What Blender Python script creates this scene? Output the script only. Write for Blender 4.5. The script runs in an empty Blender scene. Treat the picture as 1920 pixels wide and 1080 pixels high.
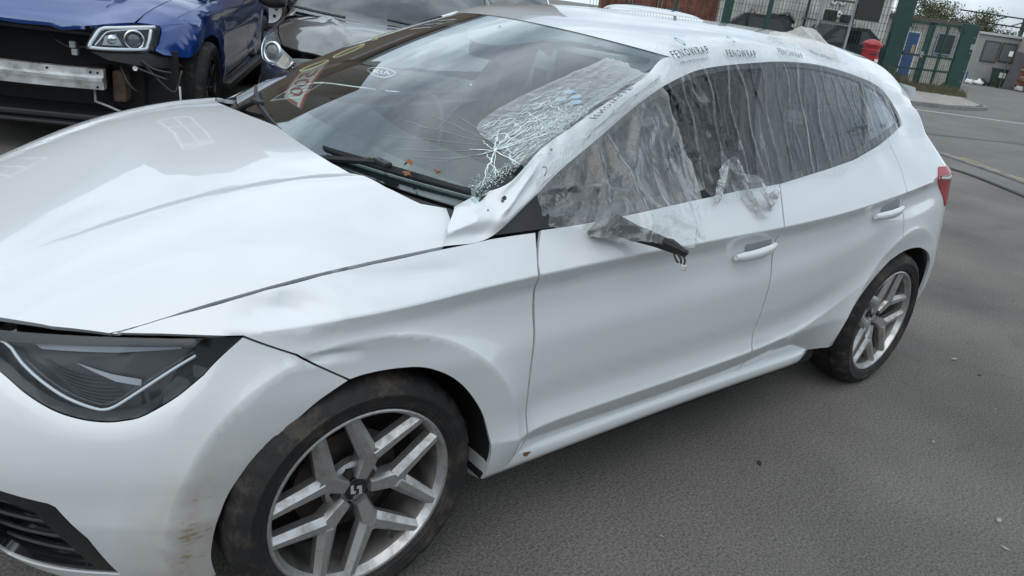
import bpy, bmesh, math, random, sys
import numpy as np
from mathutils import Matrix, Vector
from mathutils.geometry import delaunay_2d_cdt
scene = bpy.context.scene
COL = scene.collection
random.seed(7); RNG = np.random.default_rng(11)
# ---------------------------------------------------------------- camera
CP = np.array([0.0696, -2.1112, 1.4406]); YAW, PIT, ROL, FPX = 0.7299, -0.3687, 0.1397, 1427.35
_f = np.array([math.sin(YAW)*math.cos(PIT), math.cos(YAW)*math.cos(PIT), math.sin(PIT)])
_r = np.array([math.cos(YAW), -math.sin(YAW), 0.0]); _u = np.cross(_r, _f)
_r2 = math.cos(ROL)*_r+math.sin(ROL)*_u; _u2 = -math.sin(ROL)*_r+math.cos(ROL)*_u
cam = bpy.data.cameras.new('camera'); camo = bpy.data.objects.new('camera', cam); COL.objects.link(camo)
cam.sensor_width = 36; cam.lens = FPX/1920*36; cam.clip_start = .05; cam.clip_end = 2000
camo.matrix_world = Matrix(((_r2[0],_u2[0],-_f[0],CP[0]),(_r2[1],_u2[1],-_f[1],CP[1]),(_r2[2],_u2[2],-_f[2],CP[2]),(0,0,0,1)))
scene.camera = camo
# ---------------------------------------------------------------- sky and sun
SUN_EL, SUN_AZ = math.radians(58), math.radians(245)     # azimuth from +y, clockwise
world = bpy.data.worlds.new('World'); scene.world = world; world.use_nodes = True
nt = world.node_tree; nt.nodes.clear()
wo = nt.nodes.new('ShaderNodeOutputWorld'); bg = nt.nodes.new('ShaderNodeBackground')
sky = nt.nodes.new('ShaderNodeTexSky'); sky.sky_type = 'NISHITA'; sky.sun_disc = False
sky.sun_elevation = SUN_EL; sky.sun_rotation = SUN_AZ; sky.air_density = 1.0; sky.dust_density = 3.0; sky.ozone_density = 1.0
tc = nt.nodes.new('ShaderNodeTexCoord'); mp = nt.nodes.new('ShaderNodeMapping'); mp.inputs['Scale'].default_value = (1,1,2.2)
nz = nt.nodes.new('ShaderNodeTexNoise'); nz.inputs['Scale'].default_value = 2.6; nz.inputs['Detail'].default_value = 7; nz.inputs['Roughness'].default_value = .55
rp = nt.nodes.new('ShaderNodeValToRGB'); rp.color_ramp.elements[0].position = .34; rp.color_ramp.elements[0].color = (.60,.60,.60,1); rp.color_ramp.elements[1].position = .60; rp.color_ramp.elements[1].color = (1,1,1,1)
rc = nt.nodes.new('ShaderNodeValToRGB'); rc.color_ramp.elements[0].position = .36; rc.color_ramp.elements[0].color = (4.7,5.6,6.4,1); rc.color_ramp.elements[1].position = .66; rc.color_ramp.elements[1].color = (10.2,11.4,12.1,1)
mx = nt.nodes.new('ShaderNodeMixRGB')
nt.links.new(tc.outputs['Generated'], mp.inputs['Vector']); nt.links.new(mp.outputs[0], nz.inputs['Vector'])
nt.links.new(nz.outputs[0], rp.inputs[0]); nt.links.new(nz.outputs[0], rc.inputs[0])
nt.links.new(rp.outputs[0], mx.inputs[0]); nt.links.new(sky.outputs[0], mx.inputs[1]); nt.links.new(rc.outputs[0], mx.inputs[2])
nt.links.new(mx.outputs[0], bg.inputs[0]); bg.inputs[1].default_value = .09
nt.links.new(bg.outputs[0], wo.inputs[0])
sun = bpy.data.lights.new('sun', 'SUN'); sun.energy = .6; sun.angle = math.radians(75); sun.color = (1,.985,.96)
suno = bpy.data.objects.new('sun', sun); COL.objects.link(suno)
_sd = Vector((math.sin(SUN_AZ)*math.cos(SUN_EL), math.cos(SUN_AZ)*math.cos(SUN_EL), math.sin(SUN_EL)))
suno.rotation_euler = _sd.to_track_quat('Z', 'Y').to_euler(); suno.location = (0,0,30)
scene.view_settings.view_transform = 'Standard'; scene.view_settings.look = 'None'; scene.view_settings.gamma = 1; scene.view_settings.exposure = .50
scene.view_settings.use_curve_mapping = False
scene.cycles.transparent_max_bounces = 32; scene.cycles.max_bounces = 10; scene.cycles.caustics_reflective = False; scene.cycles.caustics_refractive = False
import numpy as np, math
# ---------- white car surface description (metres; x back, y right-hand side of car, z up) ----------
XW = (0.84, 3.404); ZW = 0.305
def itp(x, tab):
    a = np.array(tab, float)
    # smooth (pchip-like) interpolation
    xs, ys = a[:,0], a[:,1]
    x = np.clip(np.asarray(x, float), xs[0], xs[-1])
    h = np.diff(xs); d = np.diff(ys)/h
    m = np.zeros(len(xs)); m[0] = d[0]; m[-1] = d[-1]
    for i in range(1, len(xs)-1):
        if d[i-1]*d[i] > 0:
            w1 = 2*h[i]+h[i-1]; w2 = h[i]+2*h[i-1]
            m[i] = (w1+w2)/(w1/d[i-1]+w2/d[i])
    i = np.clip(np.searchsorted(xs, x, side='right')-1, 0, len(h)-1)
    t = (x-xs[i])/h[i]
    return ((2*t**3-3*t**2+1)*ys[i] + (t**3-2*t**2+t)*h[i]*m[i] + (-2*t**3+3*t**2)*ys[i+1] + (t**3-t**2)*h[i]*m[i+1])
def sst(a, b, x):
    t = np.clip((np.asarray(x, float)-a)/(b-a), 0, 1); return t*t*(3-2*t)
XC, XT = 1.0, 3.68
def zchar(x): return itp(x, [(0.0,.70),(.45,.735),(.6,.757),(.8,.783),(.95,.797),(1.27,.817),(1.84,.838),(2.34,.850),(2.8,.873),(3.07,.898),(3.4,.925),(3.75,.94),(4.1,.95)])
def zlow(x): return itp(x, [(0.2,.36),(1.25,.372),(1.74,.384),(2.31,.397),(2.61,.423),(2.78,.462),(2.95,.521),(3.1,.59),(3.4,.62)])
def zbelt(x): return itp(x, [(0.0,.86),(1.0,.89),(1.3,.905),(1.47,.915),(1.9,.944),(2.35,.98),(2.8,1.03),(3.2,1.07),(3.6,1.09),(4.1,1.1)])
def bwid(x): return itp(x, [(0.2,.852),(.84,.858),(1.3,.868),(2.0,.878),(2.6,.876),(2.9,.868),(3.3,.860),(3.6,.845),(4.1,.82)])
_dk = [(0,.0),(.05,-.0095),(.10,-.0185),(.13,-.0205),(.2,-.0195),(.45,-.004),(.68,-.007),(.86,-.014),(.95,-.008),(1,.0)]
def wprof(x, z):
    zc, zl, zb, B = zchar(x), zlow(x), zbelt(x), bwid(x)
    amp = sst(.56, .78, x)*(1-.35*sst(2.2,3.2,x))*(1-sst(3.45,3.75,x))
    t = np.clip((zc-z)/np.maximum(zc-zl, .05), 0, 1)
    lowamp = sst(1.15,1.35,x)*(1-sst(2.62,3.02,x))
    mid = itp(t, _dk)
    tt = 1-t
    bl = sst(.3, .6, t); dip = mid*(amp*(1-bl)+(.25+.75*lowamp)*bl)
    o = B + dip
    dz = np.maximum(np.minimum(zl,.41)-z, 0)
    fr = sst(.45,.85,x)
    o = o - (.10+.28*lowamp)*dz*(.35+.65*fr) - .9*dz*dz*(.3+.7*fr)
    du = np.maximum(z-zc, 0)
    k = itp(x, [(0,1.0),(.9,1.05),(1.15,.85),(1.45,.5),(2.5,.46),(3.0,.5),(3.5,.85),(3.8,.95)])
    o = o - k*du - .55*du*du*sst(1.1,1.5,x)
    o = o - .035*sst(3.0,3.75,x)*sst(.62,.98,z)
    return o
def flare(x, z):
    f = 0
    for cx, cz, rr, amp in ((XW[0], ZW, .424, .030), (3.385, .300, .440, .017)):
        r = np.hypot(x-cx, z-cz)
        out = np.exp(-np.maximum(r-rr, 0)/.060)
        inn = 1-np.maximum(rr-r, 0)/.085*.62
        f = f + amp*np.where(r > rr, out, inn)*(1 if cx < 2 else 1)
    return f
def xnose(z): return itp(z, [(.1,.16),(.25,.07),(.4,.03),(.55,.02),(.68,.04),(.78,.10),(.9,.2)])
def xtail(z): return itp(z, [(.1,3.9),(.25,4.0),(.45,4.05),(.65,4.06),(.8,4.02),(.95,3.97),(1.0,3.93),(1.1,3.85),(1.2,3.79),(1.3,3.75),(1.45,3.68)])
def wrapx(s, z):
    """plan wrap: s -> (x, lateral factor)"""
    s = np.asarray(s, float)
    A = XC - xnose(z)
    ph = np.clip((s+.55)/(XC+.55), 0, 1)*math.pi/2
    xf = XC - A*np.cos(ph); yf = np.sin(ph)**(2/itp(z, [(.2,3.6),(.45,4.0),(.6,3.3),(.72,2.5),(.8,2.35)]))
    AT = xtail(z)-XT
    pt = np.clip((s-XT)/.80, 0, 1)*math.pi/2
    xt = XT + AT*np.sin(pt); yt = np.cos(pt)**.4
    x = np.where(s < XC, xf, np.where(s > XT, xt, s))
    y = np.where(s < XC, yf, np.where(s > XT, yt, 1.0))
    return x, y
def s_of_x(x, z):
    x = np.asarray(x, float); A = XC-xnose(z)
    ph = np.arccos(np.clip((XC-x)/A, 0, 1)); sf = ph/(math.pi/2)*(XC+.55)-.55
    AT = xtail(z)-XT; pt = np.arcsin(np.clip((x-XT)/AT, 0, 1)); st = XT+pt/(math.pi/2)*.80
    return np.where(x < XC, sf, np.where(x > XT, st, x))
def zroof(x): return itp(x, [(1.2,1.27),(1.6,1.32),(1.8,1.352),(2.0,1.388),(2.3,1.418),(2.7,1.434),(3.1,1.432),(3.5,1.405),(3.75,1.375),(3.95,1.335)])
def yrail(x): return itp(x, [(1.2,.63),(1.9,.615),(2.4,.61),(3.0,.595),(3.5,.545),(3.95,.46)])
def _bspl(t, P):
    """clamped cubic b-spline, P: list of (y,z) arrays"""
    n = len(P); deg = 3
    kn = [0]*deg + list(np.linspace(0, 1, n-deg+1)) + [1]*deg
    t = np.clip(t, 0, 1-1e-9)
    N = [[np.where((t >= kn[i]) & (t < kn[i+1]), 1.0, 0.0) for i in range(n+deg)]]
    for d in range(1, deg+1):
        row = []
        for i in range(n+deg-d):
            a = kn[i+d]-kn[i]; b = kn[i+d+1]-kn[i+1]
            v = 0
            if a > 0: v = v + (t-kn[i])/a*N[d-1][i]
            if b > 0: v = v + (kn[i+d+1]-t)/b*N[d-1][i+1]
            row.append(v)
        N.append(row)
    y = sum(N[deg][i]*P[i][0] for i in range(n)); z = sum(N[deg][i]*P[i][1] for i in range(n))
    return y, z
QS = .85
_hlz = [(-.55,.70),(-.2,.697),(-.05,.676),(.031,.655),(.097,.625),(.157,.602),(.209,.59),(.26,.585),(.304,.588),(.348,.599),(.412,.635),(.464,.675),(.53,.747)]
def lampledge(s, q):
    """the bumper stands a little proud of the lamp above it"""
    return .013*(1-np.exp(-np.maximum(itp(s, _hlz)-q, 0)/.02))*(1-sst(.38,.53,s))
def side(s, q):
    """outer skin of the left side; q = height below the belt line, spline parameter above it"""
    s = np.asarray(s, float); q = np.asarray(q, float)
    s, q = np.broadcast_arrays(s, q)
    x0, _ = wrapx(s, q)
    zb = zbelt(x0)
    zl = np.minimum(q, zb)
    x, yf = wrapx(s, zl)
    yl = (wprof(x, zl)+flare(x, zl))*yf
    yl = yl + lampledge(s, q)
    up = q > zb
    t = np.clip((q-zb)/QS, 0, 1)
    yb = (wprof(x, zb)+flare(x, zb)); zt = zroof(x); yr = yrail(x); zr = zt-itp(x, [(1.2,.035),(2.2,.035),(2.7,.050),(3.1,.078),(3.6,.095)])
    P = [(yb,zb), (yb-.058,zb+.10), (.30*yb+.70*(yr+.02), zb+.6*(zr-.05-zb)), (yr+.022, zr-.045), (yr-.035, zr+.008-.022*sst(2.3,2.9,x)), (yr*.72, zt-.008-.012*sst(2.3,2.9,x)), (yr*.35, zt), (0*zt, zt)]
    yu, zu = _bspl(t, P)
    xs, yf2 = wrapx(s, zu)
    y = np.where(up, yu*yf2, yl); z = np.where(up, zu, q); X = np.where(up, xs, x)
    return np.stack([X, -y, z], -1)
# ---------- bonnet ----------
def bedge(x): return itp(x, [(.0,.50),(.21,.58),(.37,.653),(.545,.712),(.747,.757),(.862,.773),(1.03,.784),(1.15,.788),(1.4,.78)])
def bcen(x): return itp(x, [(.0,.69),(.08,.715),(.2,.775),(.35,.845),(.5,.905),(.65,.952),(.88,.994),(1.04,1.004),(1.2,1.003),(1.4,1.0)])
def bez(x): return itp(x, [(.0,.67),(.21,.703),(.37,.734),(.545,.794),(.747,.846),(.862,.865),(1.03,.884),(1.15,.893),(1.4,.90)])
def bonnet(x, y):
    x = np.asarray(x, float); a = np.abs(y)/bedge(x)
    z0, ze = bcen(x), bez(x)
    c = 1-np.clip(a, 0, 1.1)**4.2
    z = ze+(z0-ze)*c
    # raised spine edges
    yc = itp(x, [(0,.30),(.4,.40),(1.2,.56)])
    d = np.abs(y)-yc
    z = z - .008*sst(0, .05, -d)*sst(.15,.5,x) 
    return np.stack([x, np.asarray(y, float)+0*x, z], -1)
# ---------- windscreen ----------
def ws(a, b):
    a = np.asarray(a, float); b = np.asarray(b, float)
    bx = 1.0+.145*a*a; by = .735*a; bz = .962+0*a
    hx = 1.80+.135*a*a; hy = .582*a; hz = 1.352-.034*a*a
    k = 4*b*(1-b)
    x = bx+(hx-bx)*b - .010*k; y = by+(hy-by)*b; z = bz+(hz-bz)*b + .022*k
    return np.stack([x, y, z], -1)
# ---------------------------------------------------------------- helpers
def put(name, parent=None, data=None):
    o = bpy.data.objects.new(name, data); COL.objects.link(o)
    if parent is not None: o.parent = parent
    return o
def tag(o, label=None, cat=None, group=None, kind=None):
    if label: o['label'] = label
    if cat: o['category'] = cat
    if group: o['group'] = group
    if kind: o['kind'] = kind
    return o
def mesh(name, V, F, mat, parent=None, smooth=False, normals=None):
    me = bpy.data.meshes.new(name)
    me.from_pydata([tuple(map(float, v)) for v in V], [], [tuple(map(int, f)) for f in F])
    if smooth: me.polygons.foreach_set('use_smooth', [True]*len(me.polygons))
    me.validate(); me.update()
    if normals is not None and len(normals) == len(me.vertices):
        me.normals_split_custom_set_from_vertices([tuple(map(float, n)) for n in normals])
    if mat is not None: me.materials.append(mat)
    return put(name, parent, me)
class MB:
    """collects simple solids into one mesh"""
    def __init__(s): s.V = []; s.F = []
    def add(s, V, F):
        n = len(s.V); s.V += [tuple(v) for v in V]; s.F += [tuple(i+n for i in f) for f in F]; return s
    def box(s, a, b, M=None):
        x0,y0,z0 = a; x1,y1,z1 = b
        V = [(x0,y0,z0),(x1,y0,z0),(x1,y1,z0),(x0,y1,z0),(x0,y0,z1),(x1,y0,z1),(x1,y1,z1),(x0,y1,z1)]
        if M is not None: V = [tuple(M@Vector(v)) for v in V]
        return s.add(V, [(0,3,2,1),(4,5,6,7),(0,1,5,4),(1,2,6,5),(2,3,7,6),(3,0,4,7)])
    def cbox(s, a, b, c=.01, M=None):
        """box with chamfered edges"""
        bm = bmesh.new(); bmesh.ops.create_cube(bm, size=1)
        a = Vector(a); b = Vector(b)
        for v in bm.verts: v.co = Vector(((a.x+b.x)/2+v.co.x*(b.x-a.x), (a.y+b.y)/2+v.co.y*(b.y-a.y), (a.z+b.z)/2+v.co.z*(b.z-a.z)))
        bmesh.ops.bevel(bm, geom=list(bm.edges), offset=c, segments=2, affect='EDGES', profile=.6)
        bm.verts.index_update()
        V = [(M@v.co if M is not None else v.co) for v in bm.verts]; F = [[v.index for v in f.verts] for f in bm.faces]
        bm.free(); return s.add([tuple(v) for v in V], F)
    def tube(s, pts, r, n=8, cap=True):
        P = [Vector(p) for p in pts]; rs = r if hasattr(r, '__len__') else [r]*len(P)
        V = []; F = []; up = None
        for i, p in enumerate(P):
            t = (P[min(i+1,len(P)-1)]-P[max(i-1,0)]).normalized()
            if up is None: up = Vector((0,0,1)) if abs(t.z) < .9 else Vector((1,0,0))
            a = t.cross(up).normalized(); b = a.cross(t).normalized(); up = b
            for k in range(n):
                q = 2*math.pi*k/n; V.append(tuple(p+a*rs[i]*math.cos(q)+b*rs[i]*math.sin(q)))
        for i in range(len(P)-1):
            for k in range(n): F.append((i*n+k, i*n+(k+1)%n, (i+1)*n+(k+1)%n, (i+1)*n+k))
        if cap: F.append(tuple(range(n))[::-1]); F.append(tuple((len(P)-1)*n+k for k in range(n)))
        return s.add(V, F)
    def lathe(s, prof, n=48, axis='y', c=(0,0,0), close=False):
        """prof: list of (r, h) along the axis"""
        V = []; F = []; m = len(prof)
        for k in range(n):
            a = 2*math.pi*k/n; ca, sa = math.cos(a), math.sin(a)
            for r_, h in prof:
                V.append((c[0]+r_*ca, c[1]+h, c[2]+r_*sa) if axis == 'y' else ((c[0]+r_*ca, c[1]+r_*sa, c[2]+h) if axis == 'z' else (c[0]+h, c[1]+r_*ca, c[2]+r_*sa)))
        for k in range(n):
            k2 = (k+1) % n
            for i in range(m-1): F.append((k*m+i, k*m+i+1, k2*m+i+1, k2*m+i))
            if close: F.append((k*m+m-1, k*m, k2*m, k2*m+m-1))
        return s.add(V, F)
    def prism(s, poly, d, M=None):
        """2-D polygon (x,y) extruded along z from 0 to d"""
        n = len(poly); V = [(x,y,0) for x,y in poly]+[(x,y,d) for x,y in poly]
        if M is not None: V = [tuple(M@Vector(v)) for v in V]
        return s.add(V, [tuple(range(n))[::-1], tuple(range(n,2*n))]+[(i,(i+1)%n,n+(i+1)%n,n+i) for i in range(n)])
    def loft(s, rings, closed=True, caps=True):
        n = len(rings[0]); V = [tuple(p) for r_ in rings for p in r_]; F = []
        for i in range(len(rings)-1):
            for k in range(n if closed else n-1): F.append((i*n+k, i*n+(k+1)%n, (i+1)*n+(k+1)%n, (i+1)*n+k))
        if caps and closed: F.append(tuple(range(n))[::-1]); F.append(tuple((len(rings)-1)*n+k for k in range(n)))
        return s.add(V, F)
    def build(s, name, mat, parent=None, smooth=False, angle=None, loc=None):
        o = mesh(name, s.V, s.F, mat, parent, smooth or angle is not None)
        bm = bmesh.new(); bm.from_mesh(o.data); bmesh.ops.recalc_face_normals(bm, faces=bm.faces); 
        if angle is not None:
            for e in bm.edges:
                e.smooth = not (len(e.link_faces) == 2 and e.calc_face_angle(0) > math.radians(angle))
        bm.to_mesh(o.data); bm.free()
        if loc is not None: o.location = loc
        return o
def inpoly(P, poly):
    P = np.asarray(P, float); x, y = P[:,0], P[:,1]; c = np.zeros(len(P), bool); n = len(poly)
    for i in range(n):
        x1,y1 = poly[i]; x2,y2 = poly[(i+1)%n]
        if y1 == y2: continue
        m = ((y1 > y) != (y2 > y)) & (x < (x2-x1)*(y-y1)/(y2-y1)+x1); c ^= m
    return c
def dens(poly, h, closed=True):
    out = []; n = len(poly)
    for i in range(n if closed else n-1):
        a = np.array(poly[i], float); b = np.array(poly[(i+1)%n], float); k = max(1, int(math.ceil(np.linalg.norm(b-a)/h)))
        out += [tuple(a+(b-a)*j/k) for j in range(k)]
    if not closed: out.append(tuple(poly[-1]))
    return out
def smoothline(pts, h=.02, closed=False):
    """centripetal catmull-rom through points"""
    P = [np.array(p, float) for p in pts]; n = len(P); out = []
    for i in range(n if closed else n-1):
        p0 = P[(i-1)%n] if closed or i > 0 else 2*P[0]-P[1]; p1 = P[i]; p2 = P[(i+1)%n]; p3 = P[(i+2)%n] if closed or i+2 < n else 2*P[-1]-P[-2]
        k = max(1, int(math.ceil(np.linalg.norm(p2-p1)/h)))
        for j in range(k):
            t = j/k; out.append(tuple(.5*((2*p1)+(-p0+p2)*t+(2*p0-5*p1+4*p2-p3)*t*t+(-p0+3*p1-3*p2+p3)*t**3)))
    if not closed: out.append(tuple(P[-1]))
    return out
def fnormal(fn, U, V, e=.0012):
    a = fn(U+e, V)-fn(U-e, V); b = fn(U, V+e)-fn(U, V-e); n = np.cross(a, b); l = np.linalg.norm(n, axis=-1, keepdims=True)
    return n/np.maximum(l, 1e-12)
CEN = np.array([2.0, 0, .55])
def inset(poly, g):
    A = np.array(poly); n = len(A); area = .5*sum(A[i][0]*A[(i+1)%n][1]-A[(i+1)%n][0]*A[i][1] for i in range(n)); s = 1 if area > 0 else -1
    a = A-np.roll(A, 1, 0); b = np.roll(A, -1, 0)-A; a /= np.maximum(np.linalg.norm(a, axis=1, keepdims=True), 1e-9); b /= np.maximum(np.linalg.norm(b, axis=1, keepdims=True), 1e-9)
    na = np.stack([-a[:,1], a[:,0]], -1); nb = np.stack([-b[:,1], b[:,0]], -1); m = na+nb; m /= np.maximum(np.linalg.norm(m, axis=1, keepdims=True), 1e-9); k = np.clip(1/np.maximum((m*na).sum(1), .5), 1, 2)
    return [tuple(p) for p in A+m*(g*k*s)[:,None]]
def panel(name, poly, fn, mat, parent, h=.02, feats=(), holes=(), th=.012, off=0.0, cen=CEN, gap=0.0):
    """a skin cut from the surface fn along an outline in its (u,v) space, with a returned edge"""
    poly = dens(poly, h)
    if gap: poly = inset(poly, gap)
    hl = [dens(q, h) for q in holes]
    P = list(poly); E = [(i,(i+1)%len(poly)) for i in range(len(poly))]
    for q in hl:
        b = len(P); P += q; E += [(b+i, b+(i+1)%len(q)) for i in range(len(q))]
    fp = []
    for ft in feats:
        ft = np.array(dens(ft, h, False)); ins = inpoly(ft, poly)
        prev = None
        for k in range(len(ft)):
            if ins[k] and min(np.hypot(ft[k][0]-p[0], ft[k][1]-p[1]) for p in poly) > h*.3:
                P.append(tuple(ft[k])); fp.append(ft[k]); i = len(P)-1
                if prev is not None: E.append((prev, i))
                prev = i
            else: prev = None
    A = np.array(poly); x0,y0 = A.min(0); x1,y1 = A.max(0)
    gx, gy = np.meshgrid(np.arange(x0+h*.5, x1, h), np.arange(y0+h*.5, y1, h)); G = np.stack([gx.ravel(), gy.ravel()], -1)
    ok = inpoly(G, poly)
    for q in hl: ok &= ~inpoly(G, q)
    G = G[ok]; B = np.array(P)
    if len(G):
        d = np.full(len(G), 9.0)
        for k in range(0, len(B), 200): d = np.minimum(d, np.sqrt(((G[:,None]-B[None,k:k+200])**2).sum(-1)).min(1))
        G = G[d > h*.55]
    P += [tuple(g) for g in G]
    res = delaunay_2d_cdt([Vector(p) for p in P], E, [], 0, 1e-6)
    Q = np.array([tuple(v) for v in res[0]]); T = np.array([f for f in res[2] if len(f) == 3])
    cc = Q[T].mean(1); keep = inpoly(cc, poly)
    for q in hl: keep &= ~inpoly(cc, q)
    T = T[keep]
    used = np.unique(T); mp_ = -np.ones(len(Q), int); mp_[used] = np.arange(len(used)); Q = Q[used]; T = mp_[T]
    X = fn(Q[:,0], Q[:,1]); N = fnormal(fn, Q[:,0], Q[:,1])
    sgn = np.sign(((X-cen)*N).sum()); N = N*sgn
    X = X+N*off
    a = X[T]; fnm = np.cross(a[:,1]-a[:,0], a[:,2]-a[:,0]); bad = (fnm*N[T].mean(1)).sum(-1) < 0; T[bad] = T[bad][:, ::-1]
    V = list(X); NN = list(N); F = [tuple(t) for t in T]
    if th > 0:
        cnt = {}
        for t in T:
            for i in range(3):
                e = (t[i], t[(i+1)%3]); cnt[tuple(sorted(e))] = cnt.get(tuple(sorted(e)), []) + [e]
        top = {}; bot = {}
        for k, es in cnt.items():
            if len(es) == 1:
                i, j = es[0]
                for q in (i, j):
                    if q not in top:
                        top[q] = len(V); V.append(X[q]); NN.append((0,0,0)); bot[q] = len(V); V.append(X[q]-N[q]*th); NN.append((0,0,0))
                F.append((top[j], top[i], bot[i], bot[j]))
    return mesh(name, V, F, mat, parent, True, NN)
def gridsurf(name, fn, us, vs, mat, parent, cen=CEN, mirror=False):
    U, W = np.meshgrid(us, vs, indexing='ij'); X = fn(U, W); nu, nv = U.shape
    V = X.reshape(-1,3); F = []
    for i in range(nu-1):
        for j in range(nv-1): F.append((i*nv+j, (i+1)*nv+j, (i+1)*nv+j+1, i*nv+j+1))
    o = mesh(name, V, F, mat, parent, True)
    c = V.mean(0); n = np.zeros(3)
    for p in o.data.polygons: n += np.array(p.normal)*p.area*1.0
    if cen is not None and (n*(c-cen)).sum() < 0: o.data.flip_normals()
    return o
def mirrored(fn): return lambda u, v: fn(u, v)*np.array([1.0,-1.0,1.0])
def textmesh(body, size=1.0, spacing=1.0):
    """letter shapes of the built-in font as (verts, faces) in the xy plane"""
    cu = bpy.data.curves.new('lettering', 'FONT'); cu.body = body; cu.size = size; cu.space_character = spacing; cu.align_x = 'CENTER'; cu.resolution_u = 2; cu.fill_mode = 'FRONT'; cu.offset = size*.006
    ob = bpy.data.objects.new('lettering', cu); COL.objects.link(ob)
    dg = bpy.context.evaluated_depsgraph_get(); dg.update(); me = ob.evaluated_get(dg).to_mesh()
    V = [tuple(v.co) for v in me.vertices]; F = [tuple(p.vertices) for p in me.polygons]
    ob.evaluated_get(dg).to_mesh_clear(); bpy.data.objects.remove(ob); bpy.data.curves.remove(cu)
    return V, F
_perm = np.random.default_rng(3).random((257,257))
def vnoise(x, y):
    x = np.asarray(x, float); y = np.asarray(y, float); xi = np.floor(x).astype(int); yi = np.floor(y).astype(int); fx = x-xi; fy = y-yi; fx = fx*fx*(3-2*fx); fy = fy*fy*(3-2*fy)
    g = lambda a, b: _perm[a % 256, b % 256]
    return (g(xi,yi)*(1-fx)+g(xi+1,yi)*fx)*(1-fy)+(g(xi,yi+1)*(1-fx)+g(xi+1,yi+1)*fx)*fy
def ridged(x, y, o=3):
    s = 0; a = 1; t = 0
    for k in range(o): s = s+a*(1-np.abs(2*vnoise(x*2**k+17*k, y*2**k+5*k)-1))**3; t += a; a *= .5
    return s/t
# ---------------------------------------------------------------- materials
MATS = {}
def nodes(name):
    m = bpy.data.materials.new(name); m.use_nodes = True; MATS[name] = m
    n = m.node_tree; b = n.nodes['Principled BSDF']; return m, n, b
def setp(b, **k):
    names = dict(col='Base Color', rough='Roughness', metal='Metallic', coat='Coat Weight', coatr='Coat Roughness', spec='Specular IOR Level', ior='IOR', emit='Emission Color', es='Emission Strength', trans='Transmission Weight', alpha='Alpha')
    for q, v in k.items():
        s = b.inputs[names[q]]
        s.default_value = (*v, 1) if hasattr(v, '__len__') and len(v) == 3 else v
def simple(name, col, rough=.5, metal=0, coat=0, bump=0, bscale=60, var=0, vscale=8, coatr=.05):
    m, n, b = nodes(name); setp(b, col=col, rough=rough, metal=metal, coat=coat, coatr=coatr)
    L = n.links
    t = n.nodes.new('ShaderNodeTexCoord')
    if var:
        z = n.nodes.new('ShaderNodeTexNoise'); z.inputs['Scale'].default_value = vscale; z.inputs['Detail'].default_value = 6; L.new(t.outputs['Object'], z.inputs['Vector'])
        r_ = n.nodes.new('ShaderNodeMapRange'); r_.inputs[1].default_value = .3; r_.inputs[2].default_value = .7; r_.inputs[3].default_value = 1-var; r_.inputs[4].default_value = 1+var; L.new(z.outputs[0], r_.inputs[0])
        x = n.nodes.new('ShaderNodeMixRGB'); x.blend_type = 'MULTIPLY'; x.inputs[0].default_value = 1; x.inputs[1].default_value = (*col,1); L.new(r_.outputs[0], x.inputs[2]); L.new(x.outputs[0], b.inputs['Base Color'])
        r2 = n.nodes.new('ShaderNodeMapRange'); r2.inputs[1].default_value = .3; r2.inputs[2].default_value = .7; r2.inputs[3].default_value = max(0,rough-.12); r2.inputs[4].default_value = min(1,rough+.15); L.new(z.outputs[0], r2.inputs[0]); L.new(r2.outputs[0], b.inputs['Roughness'])
    if bump:
        z = n.nodes.new('ShaderNodeTexNoise'); z.inputs['Scale'].default_value = bscale; z.inputs['Detail'].default_value = 4; L.new(t.outputs['Object'], z.inputs['Vector'])
        bp = n.nodes.new('ShaderNodeBump'); bp.inputs['Strength'].default_value = bump; bp.inputs['Distance'].default_value = .01; L.new(z.outputs[0], bp.inputs['Height']); L.new(bp.outputs[0], b.inputs['Normal'])
    return m
def thin_ior(n, fr, ior):
    """a sheet has two faces: reflect alike from either side"""
    g = n.nodes.new('ShaderNodeNewGeometry'); r_ = n.nodes.new('ShaderNodeMapRange'); r_.inputs[3].default_value = ior; r_.inputs[4].default_value = 1/ior; n.links.new(g.outputs['Backfacing'], r_.inputs[0]); n.links.new(r_.outputs[0], fr.inputs[0])
def glass(name, tint=(.85,.93,.92), rough=.01, ior=1.5, haze=0.0, hazecol=(.8,.85,.85), power=1.0):
    """thin pane: tinted see-through plus mirror reflection by angle"""
    m = bpy.data.materials.new(name); m.use_nodes = True; MATS[name] = m; n = m.node_tree; n.nodes.clear(); L = n.links
    o = n.nodes.new('ShaderNodeOutputMaterial'); t = n.nodes.new('ShaderNodeBsdfTransparent'); t.inputs[0].default_value = (*tint,1)
    g = n.nodes.new('ShaderNodeBsdfGlossy'); g.inputs['Roughness'].default_value = rough; g.inputs[0].default_value = (.95,.97,1,1)
    fr = n.nodes.new('ShaderNodeFresnel'); thin_ior(n, fr, ior)
    mu = n.nodes.new('ShaderNodeMath'); mu.operation = 'MULTIPLY'; mu.use_clamp = True; mu.inputs[1].default_value = 1.7*power; L.new(fr.outputs[0], mu.inputs[0])
    a = n.nodes.new('ShaderNodeMixShader'); L.new(mu.outputs[0], a.inputs[0]); L.new(t.outputs[0], a.inputs[1]); L.new(g.outputs[0], a.inputs[2])
    if haze:
        d = n.nodes.new('ShaderNodeBsdfDiffuse'); d.inputs[0].default_value = (*hazecol,1)
        c = n.nodes.new('ShaderNodeMixShader'); c.inputs[0].default_value = haze; L.new(a.outputs[0], c.inputs[1]); L.new(d.outputs[0], c.inputs[2]); L.new(c.outputs[0], o.inputs[0])
    else: L.new(a.outputs[0], o.inputs[0])
    return m
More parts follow.
